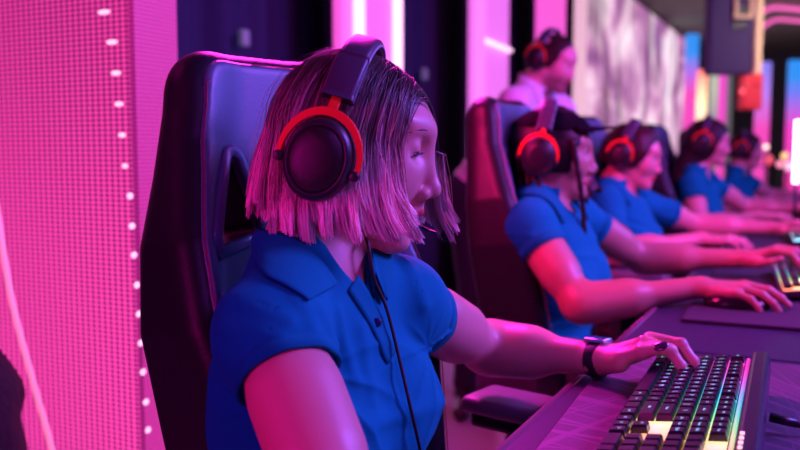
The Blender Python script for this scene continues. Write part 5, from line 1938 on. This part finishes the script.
# ------------------------------------------------------------------ wristwatch on the first player's left wrist
def make_watch(s):
    W, E_ = s.WL, s.EL
    ax = unit(W - E_)
    c = W - ax * 0.003
    Z = s.hands['L']['B'][:, 2]
    Z = unit(Z - ax * (Z @ ax)); Yv = np.cross(Z, ax)
    t = thing('smartwatch', 'slim smartwatch with a black band on the wrist over the desk', 'watch')
    ring = [c + Yv * cos(a) * 0.0262 + Z * sin(a) * 0.0240 for a in np.linspace(0, 2 * pi, 41)[:-1]]
    ups = [unit(p - c) for p in ring]
    sweep('band', ring, rrect(0.018, 0.0028, 0.001, 2), M['watch_band'], t, closed=True, ups=ups)
    R3 = Matrix([[ax[i], Yv[i], Z[i]] for i in range(3)])
    cc = Vector(c + Z * 0.0265 )
    box_obj('case', cc, (0.034, 0.024, 0.0075), M['watch_case'], t, rot=R3, bev=0.0030, seg=3, smooth=True)
    box_obj('display', cc + Vector(Z * 0.0034), (0.028, 0.018, 0.0015), M['watch_glass'], t, rot=R3, bev=0.0006)
    q = c - Z * 0.0245
    box_obj('buckle', Vector(q), (0.014, 0.016, 0.003), M['watch_band'], t, rot=R3, bev=0.001)
make_watch(p1)
# headset cable down the chest
def chest(s, y, z, lift=0.006):
    return on_shirt(s, y, z, lift)
path = [hs_w((0.004, 0.098, -0.045)), np.array(pt(362, 232, d=0.955)), np.array(pt(368, 244, d=0.925))]
for x, y in ((374, 278), (387, 310), (401, 366), (411, 410), (420, 450), (424, 480)):
    h_ = p1.hit(x, y, 0.008)
    path.append(h_ if h_ is not None else np.array(pt(x, y, d=0.86)))
path.append(path[-1] + np.array((0.05, 0.01, -0.05)))
path.append(path[-1] + np.array((0.12, 0.03, -0.03)))
cable = sweep('headset_cable', catmull(path, 8), circ(0.0019, 8), M['cable'], up=(1, 0, 0))
tag(cable, 'thin black cable running down the front of the nearest polo shirt', 'cable')

# ------------------------------------------------------------------ the other players
def shift(v, o):
    return tuple(np.array(v, float) + np.array(o, float))
DARKH = (0.012, 0.009, 0.010)
def seat_legs(s):
    px_, py_ = s.pel[0], s.pel[1]
    s.legs((px_ + 0.38, py_ - 0.12, 0.56), (px_ + 0.38, py_ + 0.12, 0.56), (px_ + 0.42, py_ - 0.13, 0.10), (px_ + 0.42, py_ + 0.13, 0.10))
# second: braids under a dark cap, right hand on a mouse
p2 = Human(seed=2, label='woman with dark braids under a dark cap, hand on a mouse', res=0.0036,
           pel=(-0.60, 1.90, 0.56), neck=(-0.605, 1.925, 0.965), H=(-0.580, 1.955, 1.078), heading=16, pitch=3,
           SR=(-0.572, 1.775, 0.915), SL=(-0.555, 2.090, 0.915), ER=(-0.445, 1.715, 0.762), WR=(-0.222, 1.815, 0.800),
           EL=(-0.420, 2.23, 0.800), WL=(-0.180, 2.245, 0.812), browmat=M['brow'], gaze=-4, skin=(0.42, 0.22, 0.16), sleeve=0.30,
           hands={'R': dict(B=handB(-4, 5, 4, 'R'), bends=[(18, 18, 10), (14, 22, 12), (18, 24, 14), (24, 26, 16)]),
                  'L': dict(B=handB(-6, 20, 0, 'L'), bends=KEYS_POSE)}, gs=0.95)
p2.build(); p2.shirt(M['shirt'], rib=M['shirt_rib'], th=0.0075, folds=0.0045); seat_legs(p2)
h2 = hair_cap(p2, 'hair', M['hair_dark'], DARKH, A=0.096, Bk=0.108, Bw=0.080, top=0.106, low=-0.050, front=88, hairline=0.060, nz=0.004, fx=0.090)
# braids: twisted ropes falling at the side of the face and behind
br = np.random.default_rng(5)
for k, (x, y, zt, x2, y2, z2) in enumerate([(0.045, -0.076, 0.03, 0.085, -0.065, -0.275), (0.055, 0.070, 0.03, 0.095, 0.08, -0.22), (-0.060, -0.076, 0.0, -0.045, -0.095, -0.20), (-0.078, -0.060, 0.0, -0.070, -0.085, -0.24),
                                           (-0.092, -0.038, 0.0, -0.085, -0.065, -0.26), (-0.040, -0.082, 0.0, -0.020, -0.100, -0.19), (-0.100, -0.010, 0.0, -0.100, -0.030, -0.25), (-0.100, 0.020, 0.0, -0.100, 0.02, -0.25),
                                           (-0.085, 0.05, 0.0, -0.085, 0.06, -0.24), (-0.058, 0.078, 0.0, -0.05, 0.09, -0.20)]):
    a = p2.lh((x, y, zt)); b = p2.H + np.array((0, 0, z2)) + p2.BH @ np.array((x2, y2, 0))
    pth = catmull([a, a * 0.6 + b * 0.4 + p2.BH @ np.array((0.006, np.sign(y) * 0.012, 0)), a * 0.3 + b * 0.7 + p2.BH @ np.array((0.004, np.sign(y) * 0.008, 0)), b], 14)
    sc = [1.0 + 0.28 * abs(sin(i * 0.9)) - 0.45 * (i / len(pth)) for i in range(len(pth))]
    V, F = sweep_geo(pth, circ(0.0062, 8), up=(1, 0, 0), scale=sc)
    link_mesh('braid', V, F, M['hair_dark'], h2, tint=np.tile(np.array(DARKH, np.float32), (len(V), 1)))
def make_cap(s, label, m):
    t = thing('cap', label, 'cap')
    def crown(P):
        L = ((P - s.H.astype(np.float32)) @ s.BH.astype(np.float32))
        d = s_ell(L, (-0.004, 0, 0.024), (0.102, 0.080, 0.078))
        d = np.maximum(d, -d - 0.005)
        return np.maximum(d, 0.050 - L[:, 2] - L[:, 0] * 0.05)
    net_obj('crown', crown, s.H - (0.2, 0.2, 0.2), s.H + (0.2, 0.2, 0.2), 0.0036, m, t)
    V, F = [], []
    nu, nv = 21, 7
    for i in range(nu):
        u = -1 + 2 * i / (nu - 1)
        an = u * 1.05
        for j in range(nv):
            v = j / (nv - 1)
            x = cos(an) * 0.096 + v * 0.055 * cos(u * 1.35)
            y = sin(an) * 0.072 * (1 - 0.06 * v)
            z = 0.058 - 0.010 * u * u * 2 * v + 0.004 * v
            V.append(s.lh((x, y, z)))
    for i in range(nu - 1):
        for j in range(nv - 1):
            a = i * nv + j
            F.append((a, a + nv, a + nv + 1, a + 1))
    o = link_mesh('brim', V, F, m, t)
    sm = o.modifiers.new('s', 'SOLIDIFY'); sm.thickness = 0.003
    return t
M['cap'] = mat('navy_cap_cloth', (0.004, 0.004, 0.008), 0.95, spec=0.08)
make_cap(p2, 'dark navy cap with a short brim on the braided woman', M['cap'])
headset(p2, 'headset with orange-red yokes worn over the dark cap', tilt=8, half=0.100, apex=0.116, cx=-0.028, cz=-0.016, mic=True, fine=True)

# third: dark reddish hair tied back
p3 = Human(seed=3, label='player with short dark hair, arm resting on the desk, third in the row', res=0.0046,
           pel=(-0.66, 3.00, 0.55), neck=(-0.665, 2.960, 0.955), H=(-0.600, 2.985, 1.068), heading=4, pitch=12,
           SR=(-0.640, 2.800, 0.900), SL=(-0.610, 3.130, 0.900), ER=(-0.590, 2.700, 0.755), WR=(-0.350, 2.860, 0.795),
           EL=(-0.420, 3.300, 0.800), WL=(-0.170, 3.330, 0.800), browmat=M['brow'], gaze=-10, skin=(0.60, 0.30, 0.25), sleeve=0.55,
           hands={'R': dict(B=handB(12, 4, 0, 'R'), bends=MOUSE_POSE), 'L': dict(B=handB(-6, 16, 0, 'L'), bends=KEYS_POSE)})
p3.build(); p3.shirt(M['shirt'], rib=M['shirt_rib'], th=0.009, folds=0.005); seat_legs(p3)
hair_cap(p3, 'hair', M['hair_dark'], (0.035, 0.012, 0.012), A=0.096, Bk=0.112, Bw=0.082, top=0.106, low=-0.045, front=92, hairline=0.060, nz=0.004, fx=0.094)
headset(p3, 'headset with orange-red yokes on the third player in the row', tilt=6, half=0.100, apex=0.112, cx=-0.026, cz=-0.012, fine=False)

# fourth: long dark hair
p4 = Human(seed=4, label='player with long dark hair, bare upper arm, fourth in the row', res=0.005,
           pel=(-0.60, 4.25, 0.55), neck=(-0.560, 4.22, 0.985), H=(-0.505, 4.24, 1.122), heading=8, pitch=6,
           SR=(-0.545, 4.06, 0.925), SL=(-0.520, 4.39, 0.925), ER=(-0.500, 4.00, 0.740), WR=(-0.26, 4.06, 0.790),
           EL=(-0.34, 4.53, 0.790), WL=(-0.12, 4.50, 0.800), browmat=M['brow'], gaze=-10, skin=(0.64, 0.32, 0.28), sleeve=0.34,
           hands={'R': dict(B=handB(4, 4, 0, 'R'), bends=MOUSE_POSE), 'L': dict(B=handB(-6, 16, 0, 'L'), bends=KEYS_POSE)})
p4.build(); p4.shirt(M['shirt'], rib=M['shirt_rib'], th=0.010, folds=0.005); seat_legs(p4)
def longhair(P, L, d):
    W = (P - p4.H.astype(np.float32))
    Q = W @ frame(8)[:, :].astype(np.float32)
    b = s_cap(Q, (-0.055, 0, 0.0), (-0.120, 0.0, -0.17), 0.078, 0.070)
    return smin(d, b, 0.04)
hair_cap(p4, 'hair', M['hair_dark'], (0.025, 0.012, 0.014), A=0.098, Bk=0.114, Bw=0.086, top=0.108, low=-0.26, front=72, hairline=0.064, nz=0.005, ext=None) if False else None
def hair_long(s, col, drop=0.20, back=-0.10):
    def fn(P):
        L = ((P - s.H.astype(np.float32)) @ s.BH.astype(np.float32))
        X = np.where(L[:, 0] > 0, L[:, 0] * (0.114 / 0.098), L[:, 0])
        L2 = L.copy(); L2[:, 0] = X
        d = s_ell(L2, (0, 0, 0), (0.114, 0.086, 0.108))
        d = smin(d, s_cap(L, (-0.045, 0.03, -0.02), (back, 0.03, -drop), 0.062, 0.052), 0.03)
        d = smin(d, s_cap(L, (-0.045, -0.03, -0.02), (back, -0.03, -drop), 0.062, 0.052), 0.03)
        d = smax(d, -s_ell(L, (0.105, 0, -0.045), (0.094, 0.092, 0.100)), 0.01)
        return d - 0.004 * noise3(P, 51, 60)
    F = Field(); F.add(s.H - 0.6, s.H + 0.4, fn)
    V, Q = surface_net(F, s.H - (0.3, 0.25, 0.36), s.H + (0.2, 0.25, 0.2), 0.005, margin=2.0)
    return link_mesh('hair', V, Q, M['hair_dark'], s.root, tint=np.tile(np.array(col, np.float32), (len(V), 1)))
hair_long(p4, (0.025, 0.012, 0.014))
headset(p4, 'headset with orange-red yokes on the long dark hair', tilt=6, half=0.102, apex=0.116, cx=-0.024, cz=-0.012, fine=False)

p5 = Human(seed=5, label='last player in the row, dark hair, painted mic highlight beside the face', res=0.006,
           pel=(-0.56, 5.55, 0.54), neck=(-0.50, 5.55, 0.955), H=(-0.445, 5.575, 1.085), heading=6, pitch=8,
           SR=(-0.490, 5.39, 0.895), SL=(-0.460, 5.71, 0.895), ER=(-0.52, 5.32, 0.745), WR=(-0.27, 5.38, 0.790),
           EL=(-0.30, 5.83, 0.79), WL=(-0.10, 5.76, 0.80), browmat=M['brow'], gaze=-10, skin=(0.64, 0.32, 0.28), sleeve=0.36,
           hands={'R': dict(B=handB(4, 4, 0, 'R'), bends=MOUSE_POSE), 'L': dict(B=handB(-6, 16, 0, 'L'), bends=KEYS_POSE)})
p5.build(); p5.shirt(M['shirt'], rib=M['shirt_rib'], th=0.012, folds=0.004); seat_legs(p5)
hair_cap(p5, 'hair', M['hair_dark'], (0.03, 0.012, 0.014), A=0.096, Bk=0.112, Bw=0.083, top=0.106, low=-0.06, front=92, hairline=0.060, nz=0.004, fx=0.094)
headset(p5, 'headset with orange-red yokes on the last player in the row', tilt=6, half=0.100, apex=0.114, cx=-0.026, cz=-0.010, fine=False)

# man standing behind the row, looking down
pm = Human(seed=6, label='bearded man in a white shirt and headphones standing behind the row, looking down', male=True, beard=True, res=0.006,
           pel=(-1.30, 3.32, 0.90), neck=(-1.085, 3.36, 1.330), H=(-1.000, 3.370, 1.440), heading=-6, pitch=20,
           SR=(-1.09, 3.165, 1.255), SL=(-1.03, 3.545, 1.250), ER=(-1.09, 3.09, 0.98), WR=(-0.88, 3.18, 0.86), EL=(-0.95, 3.70, 0.98), WL=(-0.80, 3.58, 0.86),
           browmat=M['brow'], gaze=-20, skin=(0.66, 0.34, 0.30), hs=1.04,
           hands={'R': dict(B=handB(10, -20, 0, 'R'), bends=REST_POSE), 'L': dict(B=handB(-20, -20, 0, 'L'), bends=REST_POSE)})
pm.build(); pm.shirt(M['white_cloth'], name='shirt', th=0.012, folds=0.006, long=True, hem=np.array((-1.30, 3.32, 0.78)))
pm.legs((-1.27, 3.22, 0.50), (-1.27, 3.43, 0.50), (-1.31, 3.21, 0.10), (-1.31, 3.45, 0.10))
hair_cap(pm, 'hair', M['hair_dark'], (0.03, 0.015, 0.012), A=0.094, Bk=0.106, Bw=0.078, top=0.098, low=-0.030, front=92, hairline=0.082, nz=0.003, fx=0.100)
headset(pm, 'red headphones on the standing bearded man', tilt=-4, half=0.102, apex=0.114, cx=-0.028, cz=-0.012, mic=False, fine=False)
